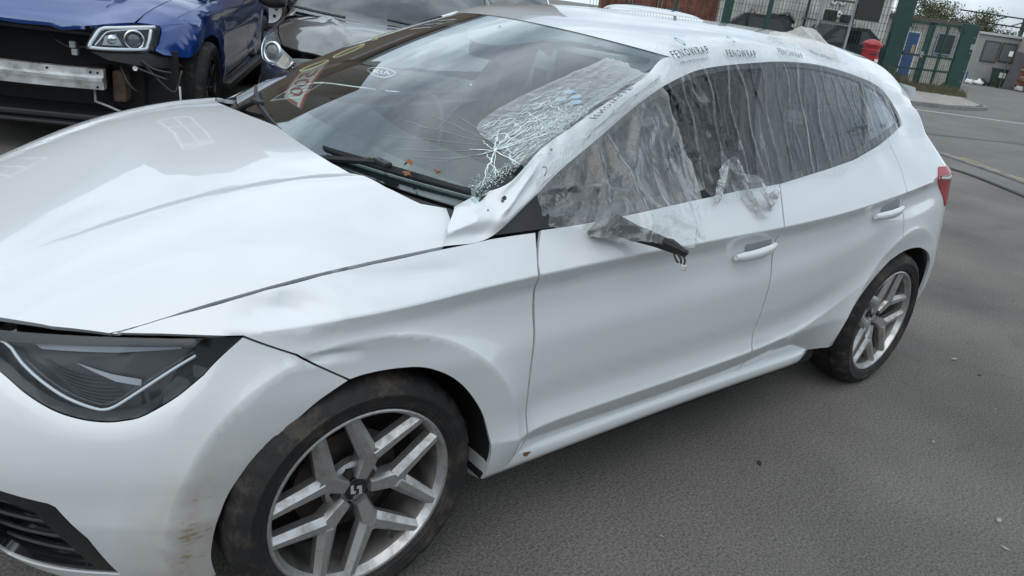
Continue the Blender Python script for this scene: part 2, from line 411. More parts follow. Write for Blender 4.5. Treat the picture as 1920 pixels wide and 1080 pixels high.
def carpaint(name, col, rough=.32, dirt=False, flake=0, metal=0.0, orange=.0):
    m, n, b = nodes(name); setp(b, col=col, rough=rough, coat=1.0, coatr=.03, metal=metal); L = n.links
    t = n.nodes.new('ShaderNodeTexCoord')
    if dirt:
        # dried mud flung back round the front wheel opening, and faint dust low on the doors
        sp = n.nodes.new('ShaderNodeSeparateXYZ'); L.new(t.outputs['Object'], sp.inputs[0])
        def mth(op, a, b_, clamp=False):
            q = n.nodes.new('ShaderNodeMath'); q.operation = op; q.use_clamp = clamp
            for i, v in enumerate((a, b_)):
                if v is None: continue
                if isinstance(v, (int, float)): q.inputs[i].default_value = v
                else: L.new(v, q.inputs[i])
            return q.outputs[0]
        dx = mth('SUBTRACT', sp.outputs[0], .84); dz = mth('SUBTRACT', sp.outputs[2], .305)
        rr = mth('SQRT', mth('ADD', mth('MULTIPLY', dx, dx), mth('MULTIPLY', dz, dz)), None)
        ring = mth('SUBTRACT', 1.0, mth('MULTIPLY', mth('ABSOLUTE', mth('SUBTRACT', rr, .385), None), 8.0), True)
        frontm = mth('MULTIPLY', mth('SUBTRACT', .74, sp.outputs[0]), 7.0, True)
        lowm = mth('MULTIPLY', mth('SUBTRACT', .62, sp.outputs[2]), 4.0, True)
        area = mth('MULTIPLY', mth('MULTIPLY', ring, frontm), lowm)
        mp1 = n.nodes.new('ShaderNodeMapping'); mp1.inputs['Rotation'].default_value = (0,math.radians(-20),0); mp1.inputs['Scale'].default_value = (30,30,110); L.new(t.outputs['Object'], mp1.inputs[0])
        z = n.nodes.new('ShaderNodeTexNoise'); z.inputs['Scale'].default_value = 1.0; z.inputs['Detail'].default_value = 9; z.inputs['Roughness'].default_value = .72; L.new(mp1.outputs[0], z.inputs['Vector'])
        z2 = n.nodes.new('ShaderNodeTexNoise'); z2.inputs['Scale'].default_value = 13; z2.inputs['Detail'].default_value = 3; L.new(t.outputs['Object'], z2.inputs['Vector'])
        th = mth('SUBTRACT', mth('ADD', z.outputs[0], mth('MULTIPLY', mth('SUBTRACT', z2.outputs[0], .5), .55)), mth('SUBTRACT', .74, mth('MULTIPLY', area, .30)))
        fac = mth('MULTIPLY', mth('MULTIPLY', th, 7.0, True), mth('MULTIPLY', area, 2.0, True))
        fac = mth('MULTIPLY', fac, .85)
        # fine specks everywhere
        z3 = n.nodes.new('ShaderNodeTexNoise'); z3.inputs['Scale'].default_value = 95; z3.inputs['Detail'].default_value = 2; L.new(t.outputs['Object'], z3.inputs['Vector'])
        z4 = n.nodes.new('ShaderNodeTexNoise'); z4.inputs['Scale'].default_value = 4; L.new(t.outputs['Object'], z4.inputs['Vector'])
        sk = mth('MULTIPLY', mth('MULTIPLY', mth('SUBTRACT', z3.outputs[0], .735), 14.0, True), mth('MULTIPLY', mth('SUBTRACT', z4.outputs[0], .46), 5.0, True))
        sk = mth('MULTIPLY', sk, .35)
        fac = mth('MAXIMUM', fac, sk)
        film_ = mth('MULTIPLY', mth('MULTIPLY', area, z2.outputs[0]), 1.0); fac = mth('MAXIMUM', fac, film_)
        ob = n.nodes.new('ShaderNodeTexNoise'); ob.inputs['Scale'].default_value = 5; ob.inputs['Detail'].default_value = 2; L.new(t.outputs['Object'], ob.inputs['Vector']); obp = n.nodes.new('ShaderNodeBump'); obp.inputs['Strength'].default_value = .06; obp.inputs['Distance'].default_value = .02; L.new(ob.outputs[0], obp.inputs['Height']); L.new(obp.outputs[0], b.inputs['Coat Normal'])
        x = n.nodes.new('ShaderNodeMixRGB'); x.inputs[1].default_value = (*col,1); x.inputs[2].default_value = (.27,.175,.075,1); L.new(fac, x.inputs[0]); L.new(x.outputs[0], b.inputs['Base Color'])
        L.new(mth('SUBTRACT', 1.0, mth('MULTIPLY', fac, 1.6, True)), b.inputs['Coat Weight'])
    if flake:
        vz = n.nodes.new('ShaderNodeTexNoise'); vz.inputs['Scale'].default_value = 900; L.new(t.outputs['Object'], vz.inputs['Vector'])
        bp = n.nodes.new('ShaderNodeBump'); bp.inputs['Strength'].default_value = flake; bp.inputs['Distance'].default_value = .001; L.new(vz.outputs[0], bp.inputs['Height']); L.new(bp.outputs[0], b.inputs['Normal'])
    return m
paint = carpaint('white_paint', (.69,.715,.735), .30, dirt=True)
black_gloss = simple('black_gloss', (.012,.013,.015), .12, coat=.5)
black_plastic = simple('black_plastic', (.022,.023,.025), .5, bump=.15, bscale=300)
rubber_seal = simple('rubber_seal', (.012,.012,.013), .6)
dark_void = simple('dark_liner', (.012,.012,.013), .9)
interior = simple('interior_dark', (.065,.068,.072), .75, bump=.1, bscale=400)
seat_cloth = simple('seat_cloth', (.055,.058,.062), .9, bump=.2, bscale=500, var=.25, vscale=30)
headliner = simple('headliner', (.42,.42,.40), .95)
chrome = simple('chrome', (.75,.76,.78), .12, metal=1)
screen_glass = glass('screen_glass', (.74,.85,.83), .008, 1.5, power=1.15)
side_glass = glass('side_glass', (.20,.235,.24), .01, 1.5, power=.5)
dark_glass = glass('dark_glass', (.10,.12,.125), .01, 1.5)
clear_lens = glass('clear_lens', (.90,.93,.95), .015, 1.49, power=.35)
# dark ceramic edge of a screen: glassy black
frit = simple('frit', (.03,.032,.036), .04, coat=1.0, coatr=.01)
red_lens = simple('red_lens', (.34,.006,.014), .22)
alloy_m, _n, _b = nodes('alloy'); setp(_b, col=(.50,.50,.51), rough=.34, metal=.85)
_t = _n.nodes.new('ShaderNodeTexCoord'); _z = _n.nodes.new('ShaderNodeTexNoise'); _z.inputs['Scale'].default_value = 26; _z.inputs['Detail'].default_value = 7; _z.inputs['Roughness'].default_value = .7; _n.links.new(_t.outputs['Object'], _z.inputs['Vector'])
_r_ = _n.nodes.new('ShaderNodeValToRGB'); _r_.color_ramp.elements[0].position = .30; _r_.color_ramp.elements[0].color = (.34,.325,.30,1); _r_.color_ramp.elements[1].position = .55; _r_.color_ramp.elements[1].color = (.56,.56,.565,1); _n.links.new(_z.outputs[0], _r_.inputs[0]); _n.links.new(_r_.outputs[0], _b.inputs['Base Color'])
_m2 = _n.nodes.new('ShaderNodeMapRange'); _m2.inputs[1].default_value = .35; _m2.inputs[2].default_value = .6; _m2.inputs[3].default_value = .6; _m2.inputs[4].default_value = .36; _n.links.new(_z.outputs[0], _m2.inputs[0]); _n.links.new(_m2.outputs[0], _b.inputs['Roughness'])
tyre_m, _n, _b = nodes('tyre_rubber'); setp(_b, col=(.02,.02,.021), rough=.75)
_t = _n.nodes.new('ShaderNodeTexCoord'); _z = _n.nodes.new('ShaderNodeTexNoise'); _z.inputs['Scale'].default_value = 11; _z.inputs['Detail'].default_value = 9; _z.inputs['Roughness'].default_value = .75; _n.links.new(_t.outputs['Object'], _z.inputs['Vector'])
_r_ = _n.nodes.new('ShaderNodeValToRGB'); _r_.color_ramp.elements[0].position = .50; _r_.color_ramp.elements[0].color = (.011,.011,.012,1); _r_.color_ramp.elements[1].position = .74; _r_.color_ramp.elements[1].color = (.10,.078,.052,1); _n.links.new(_z.outputs[0], _r_.inputs[0]); _n.links.new(_r_.outputs[0], _b.inputs['Base Color'])
_z2 = _n.nodes.new('ShaderNodeTexNoise'); _z2.inputs['Scale'].default_value = 160; _n.links.new(_t.outputs['Object'], _z2.inputs['Vector']); _bp = _n.nodes.new('ShaderNodeBump'); _bp.inputs['Strength'].default_value = .3; _bp.inputs['Distance'].default_value = .004; _n.links.new(_z2.outputs[0], _bp.inputs['Height']); _n.links.new(_bp.outputs[0], _b.inputs['Normal'])
brake = simple('brake_disc', (.10,.085,.075), .5, metal=.7, var=.3, vscale=20)
# ---------------------------------------------------------------- ground
def asphalt(name, base, spots=.5, patch=.25, rough=.85):
    m, n, b = nodes(name); L = n.links; setp(b, rough=rough)
    t = n.nodes.new('ShaderNodeTexCoord')
    z = n.nodes.new('ShaderNodeTexNoise'); z.inputs['Scale'].default_value = 115; z.inputs['Detail'].default_value = 5; z.inputs['Roughness'].default_value = .75; L.new(t.outputs['Object'], z.inputs['Vector'])
    r_ = n.nodes.new('ShaderNodeValToRGB'); e = r_.color_ramp.elements; e[0].position = .34; e[0].color = (*[c*.35 for c in base],1); e[1].position = .62; e[1].color = (*[c*1.6 for c in base],1); L.new(z.outputs[0], r_.inputs[0])
    v = n.nodes.new('ShaderNodeTexVoronoi'); v.inputs['Scale'].default_value = 110; L.new(t.outputs['Object'], v.inputs['Vector'])
    c = n.nodes.new('ShaderNodeMath'); c.operation = 'LESS_THAN'; c.inputs[1].default_value = .26; L.new(v.outputs['Distance'], c.inputs[0])
    wn = n.nodes.new('ShaderNodeSeparateColor'); L.new(v.outputs['Color'], wn.inputs[0]); g = n.nodes.new('ShaderNodeMath'); g.operation = 'GREATER_THAN'; g.inputs[1].default_value = .90; L.new(wn.outputs[0], g.inputs[0])
    mu = n.nodes.new('ShaderNodeMath'); mu.operation = 'MULTIPLY'; L.new(c.outputs[0], mu.inputs[0]); L.new(g.outputs[0], mu.inputs[1]); m2 = n.nodes.new('ShaderNodeMath'); m2.operation = 'MULTIPLY'; m2.inputs[1].default_value = spots; L.new(mu.outputs[0], m2.inputs[0])
    x = n.nodes.new('ShaderNodeMixRGB'); x.inputs[2].default_value = (.30,.29,.27,1); L.new(r_.outputs[0], x.inputs[1]); L.new(m2.outputs[0], x.inputs[0])
    p = n.nodes.new('ShaderNodeTexNoise'); p.inputs['Scale'].default_value = .9; p.inputs['Detail'].default_value = 5; L.new(t.outputs['Object'], p.inputs['Vector'])
    pr = n.nodes.new('ShaderNodeMapRange'); pr.inputs[1].default_value = .3; pr.inputs[2].default_value = .7; pr.inputs[3].default_value = 1-patch; pr.inputs[4].default_value = 1+patch; L.new(p.outputs[0], pr.inputs[0])
    y = n.nodes.new('ShaderNodeMixRGB'); y.blend_type = 'MULTIPLY'; y.inputs[0].default_value = 1; L.new(x.outputs[0], y.inputs[1]); L.new(pr.outputs[0], y.inputs[2]); L.new(y.outputs[0], b.inputs['Base Color'])
    # old oil and damp marks
    q1 = n.nodes.new('ShaderNodeTexNoise'); q1.inputs['Scale'].default_value = 2.3; q1.inputs['Detail'].default_value = 8; q1.inputs['Roughness'].default_value = .65; q1.inputs['Distortion'].default_value = .8; L.new(t.outputs['Object'], q1.inputs['Vector'])
    q2 = n.nodes.new('ShaderNodeMapRange'); q2.inputs[1].default_value = .60; q2.inputs[2].default_value = .76; q2.inputs[3].default_value = 1; q2.inputs[4].default_value = .62; L.new(q1.outputs[0], q2.inputs[0])
    y2 = n.nodes.new('ShaderNodeMixRGB'); y2.blend_type = 'MULTIPLY'; y2.inputs[0].default_value = 1; L.new(y.outputs[0], y2.inputs[1]); L.new(q2.outputs[0], y2.inputs[2]); L.new(y2.outputs[0], b.inputs['Base Color'])
    bp = n.nodes.new('ShaderNodeBump'); bp.inputs['Strength'].default_value = 1.0; bp.inputs['Distance'].default_value = .010; L.new(z.outputs[0], bp.inputs['Height']); L.new(bp.outputs[0], b.inputs['Normal'])
    return m
tarmac = asphalt('tarmac', (.150,.140,.126), .6, .30); road_m = asphalt('road_surface', (.15,.146,.138), .3, .15)
def zg(x, y):
    x = np.asarray(x, float); y = np.asarray(y, float)
    return .025*np.maximum(0, y-1.0)*(1-sst(7,12,x))*np.where(y > 30, 30/np.maximum(y,1), 1)
gx = np.r_[-400,-100,-30,-12,np.arange(-6,14,.5),np.arange(14,40,3),60,120,400]; gy = np.r_[-400,-80,-20,-8,np.arange(-5,16,.5),20,30,60,150,400]
GXX, GYY = np.meshgrid(gx, gy, indexing='ij')
gv = np.stack([GXX, GYY, zg(GXX, GYY)], -1).reshape(-1,3); ny_ = len(gy)
go = mesh('ground', gv, [(i*ny_+j,(i+1)*ny_+j,(i+1)*ny_+j+1,i*ny_+j+1) for i in range(len(gx)-1) for j in range(ny_-1)], tarmac, None, True)
tag(go, 'worn grey tarmac of the yard', None, None, 'structure')
# ---------------------------------------------------------------- white car
def car_skin(paintm, dents=(), fine=.02, dz=0):
    def fn(s, q):
        X = side(s, q).copy()
        for (x0,z0,rx,rz,d,sh) in dents:
            w = ((X[...,0]-x0)/rx); v = ((X[...,2]-z0)/rz)
            if sh < 0:      # sharp-edged fold, tilted by -sh-1 radians
                c_, s_ = math.cos(-sh-1), math.sin(-sh-1); a_ = (X[...,0]-x0); b_ = (X[...,2]-z0); w = (a_*c_+b_*s_)/rx; v = (-a_*s_+b_*c_)/rz
                X[...,1] += d*np.maximum(0, 1-np.abs(w))**.8*np.maximum(0, 1-np.abs(v))
            else: X[...,1] += d*np.exp(-(np.abs(w)**sh+np.abs(v)**sh))
        return X
    return fn
def arch(c, r, a0, a1, n=22, zr=1.0): return [(c[0]+r*math.cos(math.radians(a0+(a1-a0)*i/n)), c[1]+zr*r*math.sin(math.radians(a0+(a1-a0)*i/n))) for i in range(n+1)]
def circ_s(c, r, a0, a1, n=24):
    """arc given in (x,z), returned in skin coordinates"""
    return [(float(s_of_x(c[0]+r*math.cos(math.radians(a0+(a1-a0)*i/n)), c[1]+r*math.sin(math.radians(a0+(a1-a0)*i/n)))), c[1]+r*math.sin(math.radians(a0+(a1-a0)*i/n))) for i in range(n+1)]
G = .0022
HL_TOP = [(-.20,.708),(-.08,.712),(.017,.718),(.143,.727),(.264,.734),(.367,.739),(.530,.746)]
HL_LOW = [(.530,.746)]+smoothline([(.464,.675),(.412,.635),(.348,.599),(.304,.588),(.26,.585),(.209,.590),(.157,.602),(.097,.625),(.031,.655),(-.05,.676),(-.20,.697)], .012)
BUMP_GAP = [(.530,.748),(.649,.708),(.776,.634)]
ARCH_F = smoothline([(.776,.634),(.711,.597),(.665,.559),(.622,.527),(.577,.490),(.539,.441),(.505,.390),(.473,.324),(.450,.250),(.442,.18)], .015)
ARCH_F2 = smoothline([(.776,.634),(.816,.641),(.88,.643),(.947,.636),(1.004,.612),(1.053,.576),(1.098,.526),(1.14,.462),(1.168,.392),(1.184,.330),(1.190,.262)], .015)
FD_FRONT = [(1.300,.272),(1.290,.40),(1.281,.517),(1.280,.60),(1.281,.665),(1.274,.75),(1.264,.824),(1.278,.87),(1.299,.908)]
FD_REAR = [(2.335,.283),(2.331,.35),(2.318,.414),(2.320,.55),(2.318,.654),(2.313,.75),(2.309,.841),(2.315,.91),(2.325,.975)]
BELT = [(1.299,.908),(1.45,.917),(1.65,.930),(1.875,.947),(2.1,.963),(2.325,.975),(2.6,1.004),(2.835,1.031),(3.015,1.062),(3.165,1.086)]
RD_REAR = [(3.165,1.086),(3.19,1.03),(3.200,.983),(3.196,.94),(3.200,.90),(3.225,.84),(3.25,.775),(3.25,.70),(3.222,.622)]
ARCH_R1 = smoothline([(3.222,.622),(3.15,.588),(3.058,.527),(2.995,.468),(2.962,.40),(2.962,.33),(2.985,.27)], .015)
ARCH_R2 = smoothline([(3.222,.622),(3.30,.640),(3.37,.648),(3.447,.648),(3.53,.638),(3.608,.612),(3.66,.580),(3.70,.540),(3.735,.475),(3.75,.40),(3.745,.32),(3.73,.24)], .015)
WTOP = [(1.832,1.237),(1.924,1.267),(2.039,1.296),(2.257,1.320),(2.413,1.346),(2.587,1.376),(2.786,1.408),(2.95,1.422),(3.08,1.414),(3.19,1.392),(3.285,1.352),(3.36,1.275),(3.412,1.12)]
FEND_TOP = [(.530,.748),(.47,.7935),(.58,.822),(.701,.845),(.835,.864),(1.029,.883),(1.10,.890),(1.156,.8965),(1.225,.902)]
CHAR = [(float(s_of_x(x, zchar(x))), float(zchar(x))) for x in np.arange(.62, 3.5, .02)]
LOWC = [(x, float(zlow(x))) for x in np.arange(1.2, 3.05, .02)]
FLF = circ_s((XW[0], ZW), .424, 20, 170, 60); FLR = circ_s((3.385, .300), .440, 10, 175, 60)
FLF2 = circ_s((XW[0], ZW), .429, 12, 172, 60); FLR2 = circ_s((3.385, .300), .445, 8, 175, 60); HLED = [(a, b-.012) for a, b in HL_LOW[::-1]]
BELT_F = BELT[:6]; BELT_R = BELT[5:]
def build_shell(root, pm, left_dents=(), h=.02, hr=.04, lamps=True, bumper=True, fenders=True, warp=None, narrow=False):
    """the painted panels of a five-door hatchback, both sides"""
    out = {}
    for sd in (0, 1):
        fn = car_skin(pm, left_dents if sd == 0 else ()); hh = h if sd == 0 else hr
        if sd: fn = mirrored(fn)
        if warp: fn = (lambda f: (lambda s_, q_: warp(f(s_, q_))))(fn)
        feats = [CHAR]+[[(a, b-o_) for a, b in CHAR] for o_ in (-.0045,.0045,.024,.046,.064)]+[LOWC]+[[(a, b-o_) for a, b in LOWC] for o_ in (-.0045,.0045)]+[FLF, FLR, FLF2, FLR2] if sd == 0 and not warp else []
        # front wing
        if fenders:
            pl = [(.265,.7375),(.369,.768)] + FEND_TOP[1:] + [(1.288,.906)] + FD_FRONT[::-1][1:] + [(1.20,.262)] + ARCH_F2[::-1][1:] + BUMP_GAP[::-1][1:] + [(.369,.743)]
            sh = np.array(pl); panel('front_wing', [tuple(p) for p in sh], fn, pm, root, hh*.62 if sd == 0 and not warp else hh, feats, gap=.0022)
        fd = smoothline(FD_FRONT, .02) + BELT_F[1:] + smoothline(FD_REAR[::-1], .02)[1:]
        fd = [(x+(.004 if x < 1.5 else -.003), z) for x, z in fd]
        out['front_door', sd] = panel('front_door', fd, fn, pm, root, hh, feats, gap=.001)
        rd = smoothline(FD_REAR, .02) + BELT_R[1:] + smoothline(RD_REAR, .02)[1:] + ARCH_R1[1:]
        rd = [(x+(.003 if x < 2.4 else -.003), z) for x, z in rd]
        out['rear_door', sd] = panel('rear_door', rd, fn, pm, root, hh, feats, gap=.001)
        # cant rail, rear pillar and quarter in one pressing
        rail = [(x, float(zbelt(x))+.52*QS) for x in (3.70,3.4,3.0,2.6,2.3,2.1,1.98)]
        tail = [(3.74,.20),(4.10,.22),(4.47,.22),(4.47,.60),(4.47,.90),(4.47,1.07),(4.3,1.25),(4.2,1.45)]
        qp = smoothline(WTOP, .03) + [(3.20,1.091)] + smoothline(RD_REAR, .02) + ARCH_R2[1:] + tail + rail + [(1.905,1.34)]
        out['quarter', sd] = panel('rear_quarter', qp, fn, pm, root, hh, feats, gap=.001)
        # sill
        m = MB(); xs = np.linspace(1.20, 2.985, 24); sg = 1 if sd == 0 else -1; rings = []
        for x in xs:
            yy = -.834+.07*float(sst(2.72,2.985,x))
            prof = [(yy+.03,.288),(yy+.004,.287),(yy-.010,.280),(yy-.014,.268),(yy-.013,.250),(yy-.006,.234),(yy+.014,.224),(yy+.06,.212),(yy+.10,.212),(yy+.10,.285)]
            rings.append([(x, sg*a, b+.012*math.sin((x-1.2)/1.785*math.pi)) for a, b in prof])
        
        if warp: rings = [[tuple(warp(np.array(p))) for p in r_] for r_ in rings]
        m.loft(rings).build('sill', pm, root, True, 50)
        if bumper:
            bp = [(-.548,.20)] + [(-.3,.18),(0,.16),(.25,.155)] + ARCH_F[::-1] + BUMP_GAP[::-1][1:] + HL_LOW[1:] + [(-.21,.71),(-.548,.71)]
            fog = [(-.20,.445),(-.012,.428),(.108,.410),(.124,.403),(.179,.322),(.212,.205),(-.16,.185)]
            out['bumper', sd] = panel('front_bumper', bp, fn, pm, root, hh if sd == 0 else .05, [FLF, FLF2, HLED] if sd == 0 and not warp else [], [fog], gap=.0022)
    return out
def bonnet_poly():
    side_e = [(float(x), -float(bedge(x))+.003) for x in np.linspace(.369, 1.035, 14)]
    lead = [(.085,0),(.092,-.12),(.108,-.25),(.14,-.38),(.209,-.505),(.285,-.582)]
    rear = [(1.122,-.690),(1.055,-.645),(1.0,-.57),(.958,-.47),(.946,-.392),(.944,-.3),(.952,-.17),(.972,0)]
    L = lead + side_e + [(1.085,-.745)] + rear
    R = [(x, -y) for x, y in L[::-1]]
    return L + R[1:-1]
def bonnet_skin(x, y):
    X = bonnet(x, y)
    # knock near the damaged corner
    X[...,2] -= .012*np.exp(-((X[...,0]-1.0)/.09)**2-((X[...,1]+.66)/.07)**2)
    return X
def ring_pts(c, r, n, axis='y'): return [(c[0]+r*math.cos(2*math.pi*i/n), c[1], c[2]+r*math.sin(2*math.pi*i/n)) for i in range(n)]
barrel_m = simple('shaded_barrel', (.20,.19,.175), .5, metal=.6, var=.35, vscale=18); badge_m = simple('badge_silver', (.62,.62,.62), .35, metal=.4)  # barrel made darker, shade inside the rim put into its colour
def make_wheel(parent, c, sgn, R_=.312, rim=.233, wd=.098, rot=3.0, style='y', alloy=None, tyre=None):
    """wheel at hub c; sgn -1: outer face towards -y"""
    alloy = alloy or alloy_m; tyre = tyre or tyre_m
    w = put('wheel', parent); w.location = c
    k = sgn
    prof = [(rim-.012,wd-.020),(rim,wd-.002),(rim+.004,wd+.004),(rim+.010,wd+.006),(rim+.012,wd+.009),(rim+.018,wd+.009),(rim+.020,wd+.011),(rim+.034,wd+.012),(rim+.036,wd+.0135),(R_-.036,wd+.0135),(R_-.034,wd+.011),(R_-.014,wd+.002),(R_-.006,wd-.012),(R_,wd-.030),(R_,wd-.052),(R_-.007,wd-.054),(R_-.007,wd-.062),(R_,wd-.064),(R_,-(wd-.060)),(R_-.006,-(wd-.02)),(R_-.03,-(wd+.012)),(rim+.02,-(wd+.01)),(rim-.012,-(wd-.02))]
    m = MB(); n = 132; V = []; F = []; M_ = len(prof)
    for i in range(n):
        a = 2*math.pi*i/n
        for j, (r_, h) in enumerate(prof):
            rr = r_-(.006 if (i % 4 == 0 and j in (11,12,13)) else 0)
            V.append((rr*math.cos(a), k*h, rr*math.sin(a)))
    for i in range(n):
        i2 = (i+1) % n
        for j in range(M_-1): F.append((i*M_+j, i*M_+j+1, i2*M_+j+1, i2*M_+j))
    m.add(V, F); m.build('tyre', tyre, w, True, 40)
    m = MB(); m.lathe([(rim-.001,k*(wd-.004)),(rim+.001,k*(wd+.001)),(rim-.003,k*(wd+.003)),(rim-.008,k*(wd+.001)),(rim-.012,k*(wd-.008)),(rim-.018,k*(wd-.020))], 96)
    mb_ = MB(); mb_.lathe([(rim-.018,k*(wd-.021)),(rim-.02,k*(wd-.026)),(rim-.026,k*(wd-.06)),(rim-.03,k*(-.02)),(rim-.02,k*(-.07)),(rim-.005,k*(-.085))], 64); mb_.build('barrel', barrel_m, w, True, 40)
    if style == 'y':
        def arm(p0, p1, w0, w1, h0, h1, rg=.55, d=.024):
            rings = []
            a = np.array(p0); b = np.array(p1); t = (b-a)/np.linalg.norm(b-a); nn = np.array([-t[1], t[0]])
            for f in (0, .33, .66, 1):
                c_ = a+(b-a)*f; hw = w0+(w1-w0)*f; hh = h0+(h1-h0)*f
                ring = []
                for off, dh in ((-hw,-.013),(-hw*rg,0),(hw*rg,0),(hw,-.013),(hw*.9,-d-.012),(-hw*.9,-d-.012)):
                    q = c_+nn*off; ring.append((q[0], k*(hh+dh), q[1]))
                rings.append(ring)
            m.loft(rings)
        for i in range(5):
            A = math.radians(rot+72*i); j = (.112*math.cos(A), .112*math.sin(A))
            arm((.035*math.cos(A), .035*math.sin(A)), (.122*math.cos(A), .122*math.sin(A)), .0185, .029, wd-.030, wd-.016, .72, .03)
            for s_ in (-1, 1):
                B_ = A+s_*math.radians(25.5); e = ((rim-.008)*math.cos(B_), (rim-.008)*math.sin(B_))
                jj = (.104*math.cos(A+s_*.07), .104*math.sin(A+s_*.07))
                arm(jj, e, .0245, .0175, wd-.0155, wd-.004, .34)
        m.lathe([(0,k*(wd-.052)),(.060,k*(wd-.052)),(.070,k*(wd-.058)),(.074,k*(wd-.075)),(.06,k*.01)], 40)
    else:
        m.lathe([(0,k*(wd-.02)),(.05,k*(wd-.018)),(.16,k*(wd-.012)),(rim-.01,k*(wd-.006))], 60)
    m.build('rim', alloy, w, True, 28)
    if style == 'trim':
        for i in range(6):
            A = math.radians(60*i+15); m = MB(); m.lathe([(0,k*(wd-.008)),(.030,k*(wd-.008)),(.031,k*(wd-.02))], 10, c=(.125*math.cos(A),0,.125*math.sin(A))); m.build('trim_hole', dark_void, w)
    m = MB(); m.lathe([(.0,k*(wd-.040)),(.026,k*(wd-.040)),(.030,k*(wd-.043)),(.030,k*(wd-.056))], 32); m.build('centre_cap', black_gloss if style == 'y' else alloy, w, True, 40)
    if style == 'y':
        for i in range(5):
            A = math.radians(rot+36+72*i); m = MB(); cx, cz = .050*math.cos(A), .050*math.sin(A)
            m.lathe([(0,k*(wd-.040)),(.0105,k*(wd-.040)),(.0125,k*(wd-.043)),(.0135,k*(wd-.060))], 6, c=(cx,0,cz)); m.build('wheel_bolt', black_plastic, w, True, 40)
        # raised badge: two slanted bars of the maker's letter
        m = MB(); 
        for pts in ([(-.013,.012),(-.002,.016),(-.006,-.002),(.000,-.004),(.003,.010),(.008,.008),(.004,-.013),(-.010,-.008),(-.006,.008),(-.012,.006)],):
            pass
        def bar(poly): 
            q = [(x, z) for x, z in poly]; n_ = len(q)
            m.add([(x, k*(wd-.0385), z) for x, z in q]+[(x, k*(wd-.0405), z) for x, z in q], [tuple(range(n_)), tuple(range(2*n_-1, n_-1, -1))]+[(i,(i+1)%n_,n_+(i+1)%n_,n_+i) for i in range(n_)])
        bar([(-.016,.015),(-.008,.016),(-.007,-.002),(-.001,-.003),(-.0015,-.010),(-.014,-.008)])
        bar([(.016,-.015),(.008,-.016),(.007,.002),(.001,.003),(.0015,.010),(.014,.008)])
        m.build('badge', badge_m, w)
    m = MB(); m.lathe([(.04,k*.005),(.135,k*.005),(.135,k*-.015),(.04,k*-.015)], 40); m.build('brake_disc', brake, w, True, 40)
    m = MB(); m.lathe([(0,k*-.03),(.199,k*-.03),(.199,k*-.035)], 40); m.build('back_plate', dark_void, w)
    if style == 'y':
        m = MB(); A = math.radians(rot-62); q = Vector((math.cos(A), 0, math.sin(A))); m.tube([q*(rim-.024)+Vector((0,k*(wd-.034),0)), q*(rim-.060)+Vector((0,k*(wd-.02),0))], .004, 8); m.build('tyre_valve', black_plastic, w)
    return w
car = tag(put('white_hatchback'), 'white five-door hatchback with crumpled windscreen pillar and plastic film taped over its windows', 'car')
DENTS = [(.665,.790,.10,.028,.020,-1.12),(.745,.800,.045,.035,-.004,-1.9),(.73,.695,.085,.016,.008,-1.03),(1.02,.846,.11,.024,.006,-1.08),(.88,.838,.14,.018,.007,3.2),(.715,.700,.06,.012,.004,2),(1.60,.80,.14,.05,.003,2.4)]
shell = build_shell(car, paint, DENTS, h=.018)
panel('bonnet', bonnet_poly(), bonnet_skin, paint, car, .022, th=.014)
# roof between the two rails
def roof_fn(a, t):
    """a 0..1 front to back, t -1..1 across"""
    at = np.abs(t); y = .56*at
    qf = 1-.48*at-.0015*(at > 0); xg = np.full_like(at, 1.86); y = -side(xg, zbelt(xg)+QS*qf)[...,1]
    x0 = 1.80+.135*(y/.582)**2+.006; x1 = 3.80-.07*at**2
    x = x0+(x1-x0)*a; q = zbelt(x)+QS*(1-.48*at-.0015*(at > 0))
    X = side(np.minimum(x, 3.679), q).copy(); 
    X[...,0] = x; X[...,1] *= -np.sign(t+1e-12)
    X[...,2] = np.where(x > 3.679, X[...,2]-.28*(x-3.679)-.8*(x-3.679)**2, X[...,2])
    zf = side(x0, zbelt(x0)+QS*(1-.48*at-.0015*(at > 0)))[...,2]; X[...,2] -= (zf-(1.354-.034*(y/.582)**2))*np.exp(-(x-x0)/.07)
    return X
gridsurf('roof', roof_fn, np.linspace(0,1,60), np.linspace(-1,1,41), paint, car)
# roof spoiler lip
gridsurf('spoiler', lambda a, b: np.stack([3.795-.07*np.abs(a)**2+.03*b, .535*a, np.interp(np.abs(a),[0,1],[1.322,1.275])-.03*b*b+0*a-.012*b], -1), np.linspace(-1,1,21), np.linspace(0,1,5), paint, car)
